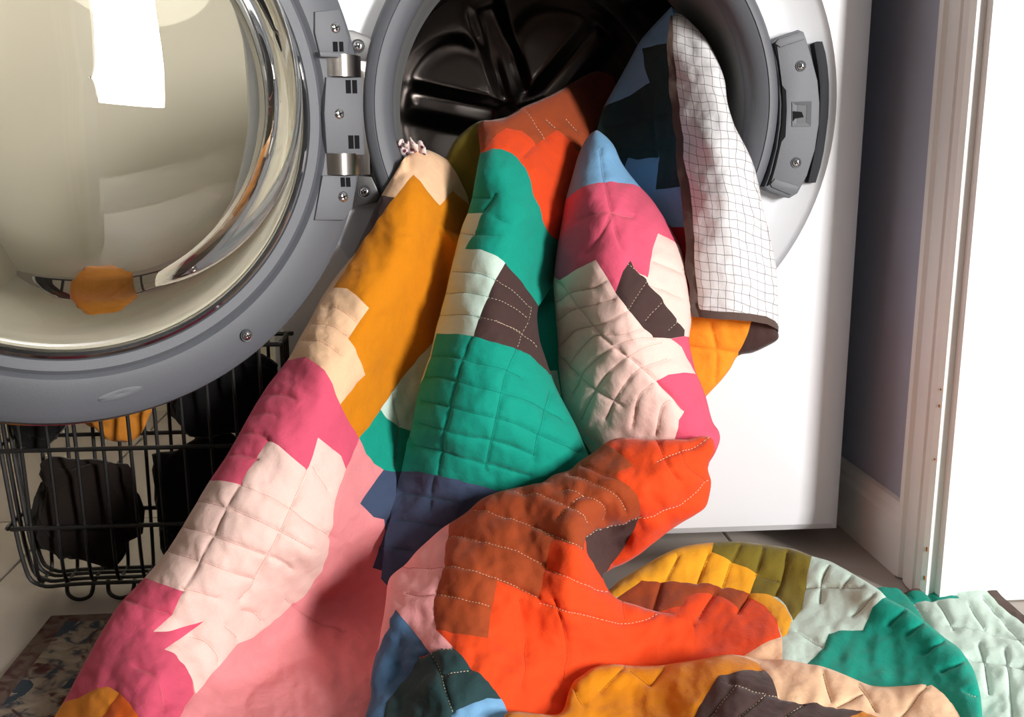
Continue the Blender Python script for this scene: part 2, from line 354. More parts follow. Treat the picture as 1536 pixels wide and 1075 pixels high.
# square socket: frame with a dark hollow
so = [(1186, 153), (1215, 152), (1214, 190), (1186, 190)]; si = [(1190, 157), (1208, 158), (1207, 184), (1190, 186)]
O = pxpoly(so, 0.0); I = pxpoly(si, 0.0)
b = MB(); b.add([(x, -0.0050, z) for x, z in O]+[(x, -0.0046, z) for x, z in I]+[(x+0.003, -0.0043, z) for x, z in I], [(i, (i+1) % 4, 4+(i+1) % 4, 4+i) for i in range(4)]+[(8, 9, 10, 11)])
b.build('latch_socket', M['greyd'], lch, smooth=False)
MB().prism(pxpoly([(1187, 167), (1200, 168), (1203, 176), (1190, 178), (1187, 182)], 0.0), -0.0056, -0.004).build('latch_hook_hole', M['black'], lch, smooth=False)
for p in ((1201, 99), (1194, 244)):
    q = atY(p[0], p[1], -0.004); screw((q[0], -0.004, q[2]), 0.0046, 'screw', lch)
sp = [(1221, 65), (1226, 62), (1234, 62), (1239, 80), (1242, 100), (1244, 125), (1244, 150), (1243, 175), (1240, 199), (1236, 228), (1231, 251), (1224, 274), (1212, 274), (1220, 238), (1227, 200), (1230, 160), (1230, 130), (1227, 100)]
MB().prism(pxpoly(sp, 0.0), 0.0, 0.02, 0.0012).build('bumper_strip', mat('charcoal_strip', rgb(46, 48, 52), 0.7, spec=0.2), wm, ang=50)

# ---- the open door
AL = math.radians(28); RD = 0.297; HX, HY, ZD = -0.236, -0.032, 0.535
DC = Vector((HX-RD*math.cos(AL), HY-RD*math.sin(AL), ZD))
DM = Matrix.Translation(DC) @ Matrix.Rotation(AL, 4, 'Z')
DN = np.array([math.sin(AL), -math.cos(AL), 0]); DX = np.array([math.cos(AL), math.sin(AL), 0])
def on_door(px, py, h=0.02):
    """door-local (x, z) where the pixel's ray meets the door's inner face"""
    P0 = np.array(DC)+DN*h; r = ray(px, py); t = ((P0-CAM)@DN)/(r@DN); q = CAM+r*t-np.array(DC)
    return (float(q@DX), float(q[2]))
fr = MB().lathe([(0.229, 0.004), (0.229, -0.016), (0.2315, -0.020), (0.241, -0.021), (0.245, -0.018), (0.249, -0.0225), (0.256, -0.023), (0.284, -0.020), (0.292, -0.015), (0.2955, -0.006), (0.296, 0.004), (0.229, 0.004)], 160).build('door', M['grey'], wm, ang=35, xf=DM)
fr['label'] = 'round open door with grey plastic frame'
MB().lathe([(0.296, 0.002), (0.2985, 0.003), (0.2985, 0.008), (0.2965, 0.0095), (0.2965, 0.012), (0.299, 0.0135), (0.299, 0.020), (0.294, 0.03), (0.24, 0.036), (0.225, 0.034), (0.225, 0.004)], 160).build('chrome_rim', M['chrome'], fr, ang=30, xf=DM)
MB().lathe([(0.229, -0.008), (0.2295, -0.0205), (0.2265, -0.0225), (0.2235, -0.020), (0.2235, -0.008)], 160, ).build('glass_ring', M['chrome'], fr, ang=30, xf=DM)
prof = [(0.2235, -0.004), (0.2235, -0.016), (0.219, -0.026), (0.210, -0.048), (0.2015, -0.066), (0.196, -0.076), (0.187, -0.086), (0.173, -0.0925), (0.150, -0.096), (0.11, -0.0985), (0.06, -0.1), (0.001, -0.1003)]
inn = [(0.001, -0.0955), (0.06, -0.0952), (0.11, -0.0925), (0.140, -0.0885), (0.156, -0.083), (0.168, -0.074), (0.177, -0.062), (0.186, -0.048), (0.198, -0.032), (0.210, -0.0195), (0.2185, -0.015), (0.2185, -0.004)]
def oz(y): t = max(0, min(1, (-y-0.016)/0.07)); return (0.006*t, 0.022*t)
pp = prof+inn
MB().lathe(pp, 160, off=[oz(y) for r, y in pp], closed=True).build('door_glass_bowl', M['glass'], fr, ang=60, xf=DM)
# screws, slots and the oval dimple on the frame
def dpoly(P, h): return [on_door(px, py, h) for px, py in P]
for p in ((502, 42), (508, 171), (514, 295), (370, 503)):
    x, z = on_door(p[0], p[1], 0.024); screw((x, -0.0235, z), 0.0058 if p[0] > 400 else 0.0048, 'screw', fr, xf=DM)
def slot(P):
    MB().prism(dpoly(P, 0.026), -0.0265, -0.02).build('slot', M['black'], fr, smooth=False, xf=DM)
for cx, cy, w_, h_ in ((502.5, 70, 7, 15), (511.5, 70, 6, 15), (522, 130, 7.5, 20), (531.5, 130, 7, 20), (526, 213, 7.5, 20), (535, 213, 7, 20), (514, 273, 6, 14), (522, 273, 6, 14)):
    slot([(cx-w_/2, cy-h_/2), (cx+w_/2, cy-h_/2), (cx+w_/2+0.8, cy+h_/2), (cx-w_/2+0.8, cy+h_/2)])
x, z = on_door(182, 590, 0.022)
b = MB(); b.lathe([(1.0, 0.0), (0.9, -0.0022), (0.6, -0.003), (0.0001, -0.0022)], 40)
b.v = [(x+p[0]*0.024+p[2]*0.002, p[1]-0.0195, z+p[2]*0.0062+p[0]*0.0035) for p in b.v]
b.build('oval_plug', M['grey'], fr, xf=DM)
# hinge block of the door frame: upper ear, knuckle block, lower ear
for P, h0, h1 in (([(470, 18), (508, 14), (520, 52), (522, 60), (519, 84), (478, 82), (470, 50)], -0.026, 0.0),
                  ([(487, 116), (541, 116), (545, 232), (541, 233), (488, 230), (484, 170)], -0.026, 0.004),
                  ([(482, 263), (533, 263), (532, 284), (527, 312), (515, 330), (470, 330)], -0.0255, 0.0)):
    MB().prism(dpoly(P, 0.022), h0, h1, 0.002).build('hinge_block', M['grey'], fr, ang=50, xf=DM)
MB().prism(dpoly([(474, 78), (520, 82), (519, 88), (476, 86)], 0.022), -0.031, -0.01, 0.0015).build('hinge_lip', M['grey'], fr, ang=50, xf=DM)
# steel hinge on the cabinet front
hg = empty('hinge', (-0.25, -0.02, ZC)); hg.parent = wm; hg.matrix_parent_inverse = parent_world(wm).inverted()
def hb(P, y0, y1, m, nm='hinge_plate'): return MB().prism(pxpoly(P, 0.0), y0, y1, 0.0015).build(nm, m, hg, ang=50)
hb([(519, 45), (530, 46), (554, 56), (560, 64), (556, 88), (550, 94), (519, 86)], -0.004, 0.016, M['bracket'])
hb([(530, 262), (558, 265), (570, 292), (566, 303), (535, 309), (527, 300)], -0.004, 0.016, M['bracket'])
hb([(536, 92), (552, 92), (556, 262), (545, 262)], -0.006, 0.016, M['steel'], 'hinge_arm')
for (px, py) in ((537, 69), (547, 288)):
    q = atY(px, py, -0.004); screw((q[0], -0.004, q[2]), 0.0056, 'screw', hg)
for py in (100, 246):
    a = np.array(DC)+DX*on_door(487, py, 0.012)[0]; z = on_door(510, py, 0.012)[1]
    pts = []; q0 = on_door(484, py, 0.02)[0]; q1 = on_door(543, py, 0.02)[0]
    wv = []; fv = []; N = 14
    for i in range(N+1):
        t = i/N; xx = q0+(q1-q0)*t; dep = -0.012-0.020*math.sin(math.pi*(0.12+0.80*t))
        for zz in (z-0.011, z+0.011): wv.append((xx, dep, zz))
    for i in range(N+1):
        t = i/N; xx = q0+(q1-q0)*t
        for zz in (z-0.011, z+0.011): wv.append((xx, 0.006, zz))
    k2 = 2*(N+1)
    for i in range(N):
        fv += [(2*i, 2*i+1, 2*i+3, 2*i+2), (k2+2*i, k2+2*i+2, k2+2*i+3, k2+2*i+1), (2*i+1, k2+2*i+1, k2+2*i+3, 2*i+3), (2*i, 2*i+2, k2+2*i+2, k2+2*i)]
    fv += [(0, k2, k2+1, 1), (2*N, 2*N+1, k2+2*N+1, k2+2*N)]
    MB().add(wv, fv).build('hinge_barrel', M['steel'], hg, ang=40, xf=DM)

# ------------------------------------------------------------------ rug
def rug_mat():
    m = bpy.data.materials.new('rug_pile'); m.use_nodes = True; nt = m.node_tree; b = nt.nodes['Principled BSDF']; b.inputs['Roughness'].default_value = 0.95
    N = nt.nodes.new; L = nt.links.new
    tc = N('ShaderNodeTexCoord')
    n1 = N('ShaderNodeTexNoise'); n1.inputs['Scale'].default_value = 42; n1.inputs['Detail'].default_value = 4; n1.inputs['Distortion'].default_value = 1.2; L(tc.outputs['Object'], n1.inputs['Vector'])
    n2 = N('ShaderNodeTexNoise'); n2.inputs['Scale'].default_value = 26; n2.inputs['Detail'].default_value = 5; n2.inputs['Distortion'].default_value = 2.0; L(tc.outputs['Object'], n2.inputs['Vector'])
    def ramp(src, a, b_):
        r = N('ShaderNodeMapRange'); r.inputs[1].default_value = a; r.inputs[2].default_value = b_; L(src, r.inputs[0]); return r.outputs[0]
    def mix(f, c1, c2):
        x = N('ShaderNodeMixRGB'); L(f, x.inputs[0])
        for i, c in ((1, c1), (2, c2)):
            if isinstance(c, tuple): x.inputs[i].default_value = c
            else: L(c, x.inputs[i])
        return x.outputs[0]
    base = mix(ramp(n1.outputs['Fac'], 0.35, 0.65), rgb(160, 146, 128), rgb(120, 106, 98))
    f_r = ramp(n2.outputs['Fac'], 0.54, 0.66)
    c = mix(f_r, base, rgb(74, 34, 34))
    f_n = ramp(n1.outputs['Fac'], 0.55, 0.64)
    c = mix(f_n, c, rgb(44, 56, 70))
    # oval medallions: rings of dark blue set in a repeat
    mp = N('ShaderNodeMapping'); mp.inputs['Scale'].default_value = (5.5, 7.5, 1); mp.inputs['Location'].default_value = (0.62, 0.72, 0); L(tc.outputs['Object'], mp.inputs['Vector'])
    sp_ = N('ShaderNodeSeparateXYZ'); L(mp.outputs[0], sp_.inputs[0])
    ds_ = []
    for k in (0, 1):
        fr_ = N('ShaderNodeMath'); fr_.operation = 'FRACT'; L(sp_.outputs[k], fr_.inputs[0])
        sb = N('ShaderNodeMath'); sb.operation = 'SUBTRACT'; sb.inputs[1].default_value = 0.5; L(fr_.outputs[0], sb.inputs[0])
        sq = N('ShaderNodeMath'); sq.operation = 'POWER'; sq.inputs[1].default_value = 2; ab = N('ShaderNodeMath'); ab.operation = 'ABSOLUTE'; L(sb.outputs[0], ab.inputs[0]); L(ab.outputs[0], sq.inputs[0]); ds_.append(sq)
    ad = N('ShaderNodeMath'); ad.operation = 'ADD'; L(ds_[0].outputs[0], ad.inputs[0]); L(ds_[1].outputs[0], ad.inputs[1])
    rt = N('ShaderNodeMath'); rt.operation = 'SQRT'; L(ad.outputs[0], rt.inputs[0])
    wv = N('ShaderNodeMath'); wv.operation = 'MULTIPLY_ADD'; wv.inputs[1].default_value = 0.16; L(n1.outputs['Fac'], wv.inputs[0]); L(rt.outputs[0], wv.inputs[2])
    cmpn = N('ShaderNodeMath'); cmpn.operation = 'COMPARE'; cmpn.inputs[1].default_value = 0.36; cmpn.inputs[2].default_value = 0.035; L(wv.outputs[0], cmpn.inputs[0])
    c = mix(cmpn.outputs[0], c, rgb(48, 60, 72))
    # dark red border band along the edges (object space: origin at the back left corner)
    sp2 = N('ShaderNodeSeparateXYZ'); L(tc.outputs['Object'], sp2.inputs[0])
    l1 = N('ShaderNodeMath'); l1.operation = 'LESS_THAN'; l1.inputs[1].default_value = 0.022; L(sp2.outputs[0], l1.inputs[0])
    g1 = N('ShaderNodeMath'); g1.operation = 'GREATER_THAN'; g1.inputs[1].default_value = -0.018; L(sp2.outputs[1], g1.inputs[0])
    mxn = N('ShaderNodeMath'); mxn.operation = 'MAXIMUM'; L(l1.outputs[0], mxn.inputs[0]); L(g1.outputs[0], mxn.inputs[1])
    bc = mix(ramp(n1.outputs['Fac'], 0.4, 0.6), rgb(72, 38, 36), rgb(108, 90, 80))
    c = mix(mxn.outputs[0], c, bc)
    L(c, b.inputs['Base Color'])
    nb = N('ShaderNodeTexNoise'); nb.inputs['Scale'].default_value = 700; L(tc.outputs['Object'], nb.inputs['Vector'])
    bp = N('ShaderNodeBump'); bp.inputs['Strength'].default_value = 0.6; bp.inputs['Distance'].default_value = 0.002; L(nb.outputs['Fac'], bp.inputs['Height']); L(bp.outputs[0], b.inputs['Normal'])
    return m
p = atZ(76, 922, 0.006)
rug = MB().box((0, -0.75, 0), (0.62, 0, 0.006), 0.002).build('rug', rug_mat(), smooth=False)
rug.location = (p[0], p[1], 0.0)
tag(rug, 'low-pile oriental rug with dark red border on the floor', 'rug')

# ------------------------------------------------------------------ wire basket with laundry
bk = empty('wire_basket', (-0.48, -0.05, 0)); tag(bk, 'black wire basket on the floor beside the washing machine', 'basket')
def wire(P, r=0.0021, nm='wire'): return MB().tube(P, r, 6).build(nm, M['wire'], bk)
x0, x1 = -0.635, -0.327; zb, zt = 0.022, 0.295
def loop_x(x, r=0.0021):       # side U at one x: front leans outward
    return wire(catmull([(x, -0.078, zt), (x, -0.068, 0.16), (x, -0.062, zb+0.03), (x, -0.052, zb), (x, -0.035, zb), (x, -0.022, zb), (x, -0.015, zb+0.02), (x, -0.013, 0.16), (x, -0.012, zt)], 5), r)
for i in range(10): loop_x(x0+0.028+(x1-x0-0.05)*i/9)
for z, f in ((0.092, 0.3), (0.182, 0.62), (zt, 1.0)):
    yf = -0.064-0.014*f; fl_ = 0.012*f
    wire(catmull([(x0+0.012-fl_, yf, z), (x0+0.04, yf, z), (x1-0.03, yf, z), (x1, yf, z), (x1, yf+0.012, z), (x1, -0.02, z), (x1, -0.012, z), (x1-0.02, -0.0115, z), (x0+0.03, -0.0115, z), (x0-fl_+0.008, -0.013, z), (x0-fl_+0.006, yf+0.01, z)], 4, closed=True), 0.0026, 'rail')
for y in (-0.06, -0.045, -0.03, -0.018):
    wire(catmull([(x0-0.004, y, zt), (x0+0.004, y, 0.16), (x0+0.014, y, zb+0.03), (x0+0.03, y, zb), (x0+0.08, y, zb), (x1-0.06, y, zb), (x1-0.02, y, zb), (x1-0.003, y, zb+0.02), (x1, y, 0.16), (x1, y, zt)], 5), 0.0023)
for x in (x0+0.07, x0+0.115, x1-0.05, x1-0.1):
    wire(catmull([(x-0.014, -0.052, zb), (x-0.012, -0.056, 0.008), (x, -0.06, 0.003), (x+0.012, -0.056, 0.006), (x+0.016, -0.052, zb)], 5), 0.0024, 'foot')
def lump(name, c, s_, colr, label, cat, group=None, seed=0, amp=0.25, rough=0.9):
    bm = bmesh.new(); bmesh.ops.create_icosphere(bm, subdivisions=4, radius=1)
    for v in bm.verts:
        d = v.co.normalized(); k = 1+amp*noise.noise(d*1.7+Vector((seed, 0, 0)))+amp*0.45*noise.noise(d*4+Vector((0, seed, 0)))-amp*0.3*abs(noise.noise(d*7+Vector((0, 0, seed))))
        q = Vector([math.copysign(abs(t)**0.7, t) for t in d])*k
        v.co = Vector((c[0]+q.x*s_[0], c[1]+q.y*s_[1], c[2]+q.z*s_[2]))
    me = bpy.data.meshes.new(name); bm.to_mesh(me); bm.free()
    o = link(name, me, fabric(name+'_cloth', colr), None, ang=180)
    return tag(o, label, cat, group)
G_ = 'laundry in the wire basket'
lump('garment', (-0.412, -0.036, 0.108), (0.072, 0.015, 0.070), rgb(15, 14, 16), 'black crumpled garment at the bottom of the wire basket', 'clothing', G_, 1)
lump('garment', (-0.555, -0.036, 0.100), (0.056, 0.015, 0.062), rgb(32, 25, 22), 'dark brown crumpled garment at the bottom of the wire basket', 'clothing', G_, 2)
lump('garment', (-0.395, -0.037, 0.232), (0.064, 0.015, 0.046), rgb(18, 17, 19), 'black crumpled garment on top in the wire basket', 'clothing', G_, 3)
lump('garment', (-0.515, -0.036, 0.262), (0.043, 0.016, 0.076), rgb(196, 124, 44), 'orange folded cloth on top in the wire basket', 'cloth', G_, 4, 0.15)
lump('garment', (-0.600, -0.036, 0.225), (0.027, 0.014, 0.048), rgb(22, 22, 22), 'dark grey garment at the basket end away from the washer', 'clothing', G_, 5)

#QUILT
# ------------------------------------------------------------------ the quilt
# Each fold of the quilt is a sheet with its own depth: control points (px, py, y) say how far in front of the washer
# (y = 0) the cloth hangs there; outlines: 's' pieces are rounded folds that turn away, 'h' pieces tuck under other folds.
quilt = empty('patchwork_quilt', (-0.1, -0.2, 0)); tag(quilt, 'colourful patchwork quilt spilling out of the washing machine onto the floor', 'quilt')
def tps(C):
    C = np.array(C, float); X = C[:, :2]/100; n = len(X)
    def U(d2): return np.where(d2 > 1e-12, 0.5*d2*np.log(np.maximum(d2, 1e-12)), 0)
    K = U(((X[:, None]-X[None])**2).sum(-1))+np.eye(n)*0.02
    P = np.hstack([np.ones((n, 1)), X]); A = np.zeros((n+3, n+3)); A[:n, :n] = K; A[:n, n:] = P; A[n:, :n] = P.T
    W = np.linalg.solve(A, np.concatenate([C[:, 2], np.zeros(3)]))
    def f(Q):
        q = np.asarray(Q, float)/100; d2 = ((q[:, None]-X[None])**2).sum(-1)
        return U(d2)@W[:n]+W[n]+q@W[n+1:]
    return f
def segdist(Q, segs):
    Q = np.asarray(Q, float); out = np.full(len(Q), 1e9)
    if not len(segs): return out
    A = np.array([s_[0] for s_ in segs], float); B = np.array([s_[1] for s_ in segs], float); D = B-A; L2 = np.maximum((D**2).sum(-1), 1e-9)
    for i in range(0, len(Q), 2000):
        q = Q[i:i+2000]; t = np.clip(((q[:, None]-A[None])*D[None]).sum(-1)/L2[None], 0, 1)
        out[i:i+2000] = np.sqrt(((q[:, None]-A[None]-t[..., None]*D[None])**2).sum(-1)).min(1)
    return out
def segs_of(P, closed=False):
    P = list(P); return [(P[i], P[i+1]) for i in range(len(P)-1)]+([(P[-1], P[0])] if closed else [])
def inpoly(Q, P):
    Q = np.asarray(Q, float); x, y = Q[:, 0], Q[:, 1]; r = np.zeros(len(Q), bool); n = len(P); j = n-1
    for i in range(n):
        xi, yi = P[i]; xj, yj = P[j]
        if yi != yj:
            r ^= ((yi > y) != (yj > y)) & (x < (xj-xi)*(y-yi)/(yj-yi)+xi)
        j = i
    return r
def resamp(P, d, closed=False):
    out = []; P = [np.array(p, float) for p in P]; m = len(P)
    for i in range(m if closed else m-1):
        a, b_ = P[i], P[(i+1) % m]; k = max(1, int(round(np.linalg.norm(b_-a)/d)))
        for q in range(k): out.append(a+(b_-a)*q/k)
    if not closed: out.append(P[-1])
    return out
def rays(Q):
    Q = np.asarray(Q, float)
    return FW[None]+RT[None]*((Q[:, :1]-768)/F)-UP[None]*((Q[:, 1:]-537.5)/F)
def unproj(Q, Y):
    r = rays(Q); return CAM[None]+r*((Y-CAM[1])/r[:, 1])[:, None]
def keep_out(P):
    """nothing below the floor, nothing through the washer's front or bezel"""
    P = P.copy(); P[:, 2] = np.maximum(P[:, 2], 0.008)
    rr = np.hypot(P[:, 0], P[:, 2]-ZC)
    P[:, 1] = np.where(rr > 0.200, np.minimum(P[:, 1], -0.0125), P[:, 1])
    return P
def free_y(Q, Y):
    """bring a depth forward, along its own line of sight, until the cloth clears floor, bezel and cabinet"""
    for _ in range(4):
        P = unproj(Q, Y); rr = np.hypot(P[:, 0], P[:, 2]-ZC)
        lim = np.interp(rr, [0.160, 0.185, 0.199, 0.238, 0.26], [0.35, 0.10, -0.0175, -0.0175, -0.012])
        Y = np.minimum(Y, lim)
    r = rays(Q); tz = (0.011-CAM[2])/np.minimum(r[:, 2], -1e-6); Yf = np.where(r[:, 2] < -1e-3, CAM[1]+r[:, 1]*tz, 9.0)
    return np.minimum(Y, Yf)
def components(tl):
    par = {}
    def find(x):
        while par[x] != x: par[x] = par[par[x]]; x = par[x]
        return x
    for t in tl:
        for q in t: par.setdefault(int(q), int(q))
        a = find(int(t[0]))
        for q in t[1:]: par[find(int(q))] = a
    gr = {}
    for t in tl: gr.setdefault(find(int(t[0])), []).append(t)
    return [np.array(g) for g in gr.values() if len(g) >= 6]
def emit(tt, col, V, VX, check):
    used, inv = np.unique(tt, return_inverse=True); inv = inv.reshape(tt.shape)
    me = bpy.data.meshes.new('patch'); me.from_pydata(VX[used].tolist(), [], inv.tolist())
    if col == 'check':
        uvl = me.uv_layers.new(name='UVMap'); vv = [V[i] for i in used]
        for lp in me.loops: q = vv[lp.vertex_index]; uvl.data[lp.index].uv = check(q[0], q[1])
    nm = {'bind': 'binding', 'check': 'quilt_back'}.get(col, 'patch')
    ob = link(nm, me, FAB[col], quilt, ang=180)
    if nm != 'patch': ob['label'] = {'binding': 'dark brown binding edge', 'quilt_back': 'white quilt back with thin grey checks'}[nm]
def sheet(outline, ctrl, base, patches, cream=(), tone=(), rnd=(26, 0.022), step=5.0, wr=1.0, check=None, thick=0.005, gro=0.0025, tonecol=None, label_patches=True):
    seg_s = []; ol = []
    for kind, P in outline:
        P2 = [tuple(p) for p in catmull(P, 4)] if (kind == 's' and len(P) > 2) else [tuple(p) for p in P]
        if ol and abs(ol[-1][0]-P2[0][0])+abs(ol[-1][1]-P2[0][1]) < 0.5: P2a = P2[1:]
        else: P2a = P2
        if kind == 's': seg_s += segs_of(P2)
        ol += P2a
    if abs(ol[-1][0]-ol[0][0])+abs(ol[-1][1]-ol[0][1]) < 0.5: ol = ol[:-1]
    fY = tps(ctrl)
    lines = [[tuple(p) for p in catmull(l, 4)] if len(l) > 2 else [tuple(p) for p in l] for l in list(cream)+list(tone)]
    lseg = [s_ for l in lines for s_ in segs_of(l)]
    pseg = [s_ for c, P in patches for s_ in segs_of(P, True)]
    W_, R_ = rnd
    def base_pos(Q):
        Y = fY(Q)
        if seg_s:
            d = np.clip(segdist(Q, seg_s)/W_, 0, 1); Y = Y+R_*(1-np.sqrt(np.maximum(0, 1-0.94*(1-d)**2)))
        return unproj(Q, free_y(Q, Y))
    def surf(Q):
        Q = np.asarray(Q, float); P0 = base_pos(Q); e = 2.0
        Px = base_pos(Q+[e, 0]); Py = base_pos(Q+[0, e])
        N_ = np.cross(Px-P0, Py-P0); N_ /= np.maximum(np.linalg.norm(N_, axis=1), 1e-12)[:, None]
        sgn = np.sign((N_*rays(Q)).sum(-1)); N_ *= -np.where(sgn == 0, 1, sgn)[:, None]
        disp = np.zeros(len(Q))
        if lseg: ld = segdist(Q, lseg); disp += gro*(0.5-0.75*np.exp(-(ld/2.3)**2)-0.45*np.exp(-(ld/7.0)**2))
        if pseg: disp -= 0.0010*np.exp(-(segdist(Q, pseg)/2.4)**2)
        w1 = np.array([noise.noise((q[0]/26, q[1]/34, 0.3))*0.0026+noise.noise((q[0]/11, q[1]/15, 4.1))*0.0011 for q in Q])*wr
        dd = disp+w1
        if seg_s: dd = dd*np.clip(segdist(Q, seg_s)/6.0, 0.1, 1)
        return keep_out(P0+N_*dd[:, None]), N_
    # constrained triangulation in the plane of the trace
    pts = []; edges = []
    def chain(P, closed):
        k = len(pts); m = len(P); pts.extend([(float(p[0]), float(p[1])) for p in P])
        edges.extend([(k+i, k+i+1) for i in range(m-1)]); 
        if closed: edges.append((k+m-1, k))
    chain(resamp(ol, step, True), True)
    for c, P in patches: chain(resamp(P, step, True), True)
    for l in lines:
        R2 = resamp(l, step)
        for i, p in enumerate(R2):
            a = R2[max(0, i-1)]; b_ = R2[min(len(R2)-1, i+1)]; t = (b_-a)/max(1e-6, np.linalg.norm(b_-a)); nn = np.array([-t[1], t[0]])
            for o_ in (0, -2.4, 2.4): pts.append(tuple(map(float, p+nn*o_)))
    xs = [p[0] for p in ol]; ys = [p[1] for p in ol]
    G = []; yy = min(ys); row = 0
    while yy < max(ys):
        xx = min(xs)+(step/2 if row % 2 else 0)
        while xx < max(xs): G.append((xx+random.uniform(-.4, .4), yy+random.uniform(-.4, .4))); xx += step
        yy += step*0.866; row += 1
    G = np.array(G); G = G[inpoly(G, ol)]
    G = G[segdist(G, segs_of(ol, True)+pseg+lseg) > step*0.55]
    pts.extend([(float(a), float(b_)) for a, b_ in G])
    v2, e2, f2, _, _, _ = delaunay_2d_cdt([Vector(p) for p in pts], edges, [], 0, 1e-3)
    V = np.array([(p.x, p.y) for p in v2]); T = np.array([tuple(f) for f in f2 if len(f) == 3])
    cen = V[T].mean(1); T = T[inpoly(cen, ol)]; cen = V[T].mean(1)
    ar = np.abs(np.cross(V[T[:, 1]]-V[T[:, 0]], V[T[:, 2]]-V[T[:, 0]])) if False else np.abs((V[T[:, 1], 0]-V[T[:, 0], 0])*(V[T[:, 2], 1]-V[T[:, 0], 1])-(V[T[:, 1], 1]-V[T[:, 0], 1])*(V[T[:, 2], 0]-V[T[:, 0], 0]))
    T = T[ar > 1e-4]; cen = V[T].mean(1)
    own = np.full(len(T), -1)
    for i, (c, P) in enumerate(patches): own[inpoly(cen, P)] = i
    P3, N3 = surf(V)
    # orient triangles towards the viewer
    e1 = V[T[:, 1]]-V[T[:, 0]]; e2_ = V[T[:, 2]]-V[T[:, 0]]; fl_ = (e1[:, 0]*e2_[:, 1]-e1[:, 1]*e2_[:, 0]) > 0
    T[fl_] = T[fl_][:, ::-1]
    # boundary
    cnt = {}
    for ti, t in enumerate(T):
        for a, b_ in ((t[0], t[1]), (t[1], t[2]), (t[2], t[0])):
            k = (min(a, b_), max(a, b_))
            if k in cnt: cnt[k] = None
            else: cnt[k] = (a, b_, ti)
    bnd = [x for x in cnt.values() if x is not None]
    # silhouettes: the cloth turns away behind itself
    ds_ = [False]*len(bnd)
    VX = [p for p in P3]; VS = [tuple(q) for q in V]; extra = []          # (tri, owner)
    if seg_s and bnd:
        mids = np.array([(V[a]+V[b_])/2 for a, b_, _ in bnd]); ds_ = segdist(mids, seg_s) < 1.2
        inw = {}
        for (a, b_, ti), ok in zip(bnd, ds_):
            if not ok: continue
            d = P3[T[ti]].mean(0)-(P3[a]+P3[b_])/2
            third = [q for q in T[ti] if q not in (a, b_)][0]
            e2d = V[b_]-V[a]; nn = np.array([-e2d[1], e2d[0]]); nn /= max(1e-9, np.linalg.norm(nn))
            if nn@(V[third]-V[a]) < 0: nn = -nn
            d = RT*nn[0]-UP*nn[1]
            for q in (a, b_): inw.setdefault(q, np.zeros(3)); inw[q] = inw[q]+d
        ringid = {}
        for q, d in inw.items():
            d = d/max(1e-9, np.linalg.norm(d)); bk_ = P3[q]-CAM; bk_ = bk_/np.linalg.norm(bk_)
            ids = [q]
            for (bb, ii) in ((0.010, 0.0035), (0.026, 0.011), (0.046, 0.026)):
                p = P3[q]+bk_*bb+d*ii
                for _ in range(8):          # stay clear of the cabinet and the floor by shortening the turn, not by sliding sideways
                    if p[2] >= 0.0075 and not (np.hypot(p[0], p[2]-ZC) > 0.198 and p[1] > -0.0115): break
                    bb *= 0.6; p = P3[q]+bk_*bb+d*ii
                p[2] = max(p[2], 0.0075); ids.append(len(VX)); VX.append(p); VS.append((V[q][0], V[q][1]+bb*200))
            ringid[q] = ids
        for (a, b_, ti), ok in zip(bnd, ds_):
            if not ok: continue
            A_, B_ = ringid[a], ringid[b_]
            for r_ in range(3):
                extra.append((A_[r_], A_[r_+1], B_[r_+1], own[ti])); extra.append((A_[r_], B_[r_+1], B_[r_], own[ti]))
    VX = np.array(VX)
    tri = {}
    for t, o_ in zip(T, own): tri.setdefault(int(o_), []).append(tuple(t))
    for a, b_, c, o_ in extra: tri.setdefault(int(o_), []).append((a, b_, c))
    for o_ in sorted(tri):
        col = base if o_ < 0 else patches[o_][0]
        for tt in components(tri[o_]): emit(tt, col, VS, VX, check)
    # the lining behind
    vd = P3-CAM; vd /= np.linalg.norm(vd, axis=1)[:, None]
    Pb = keep_out(P3+vd*thick); Pb[:, 2] = np.maximum(Pb[:, 2], 0.007)
    nV = len(P3); fb = [tuple(int(q) for q in t[::-1]) for t in T]
    allv = np.vstack([Pb, P3]); rim = [(int(a), int(b_), int(b_)+nV, int(a)+nV) for (a, b_, _), sl in zip(bnd, ds_) if not sl]
    fb = [t for t, c in zip(fb, segdist(cen, seg_s) > 7)  if c] if seg_s else fb
    me = bpy.data.meshes.new('lining'); me.from_pydata(allv.tolist(), [], fb+rim)
    bm = bmesh.new(); bm.from_mesh(me); lo = [v for v in bm.verts if not v.link_faces]
    bmesh.ops.delete(bm, geom=lo, context='VERTS'); bm.to_mesh(me); bm.free()
    link('lining', me, FAB['lining'], quilt, ang=180)
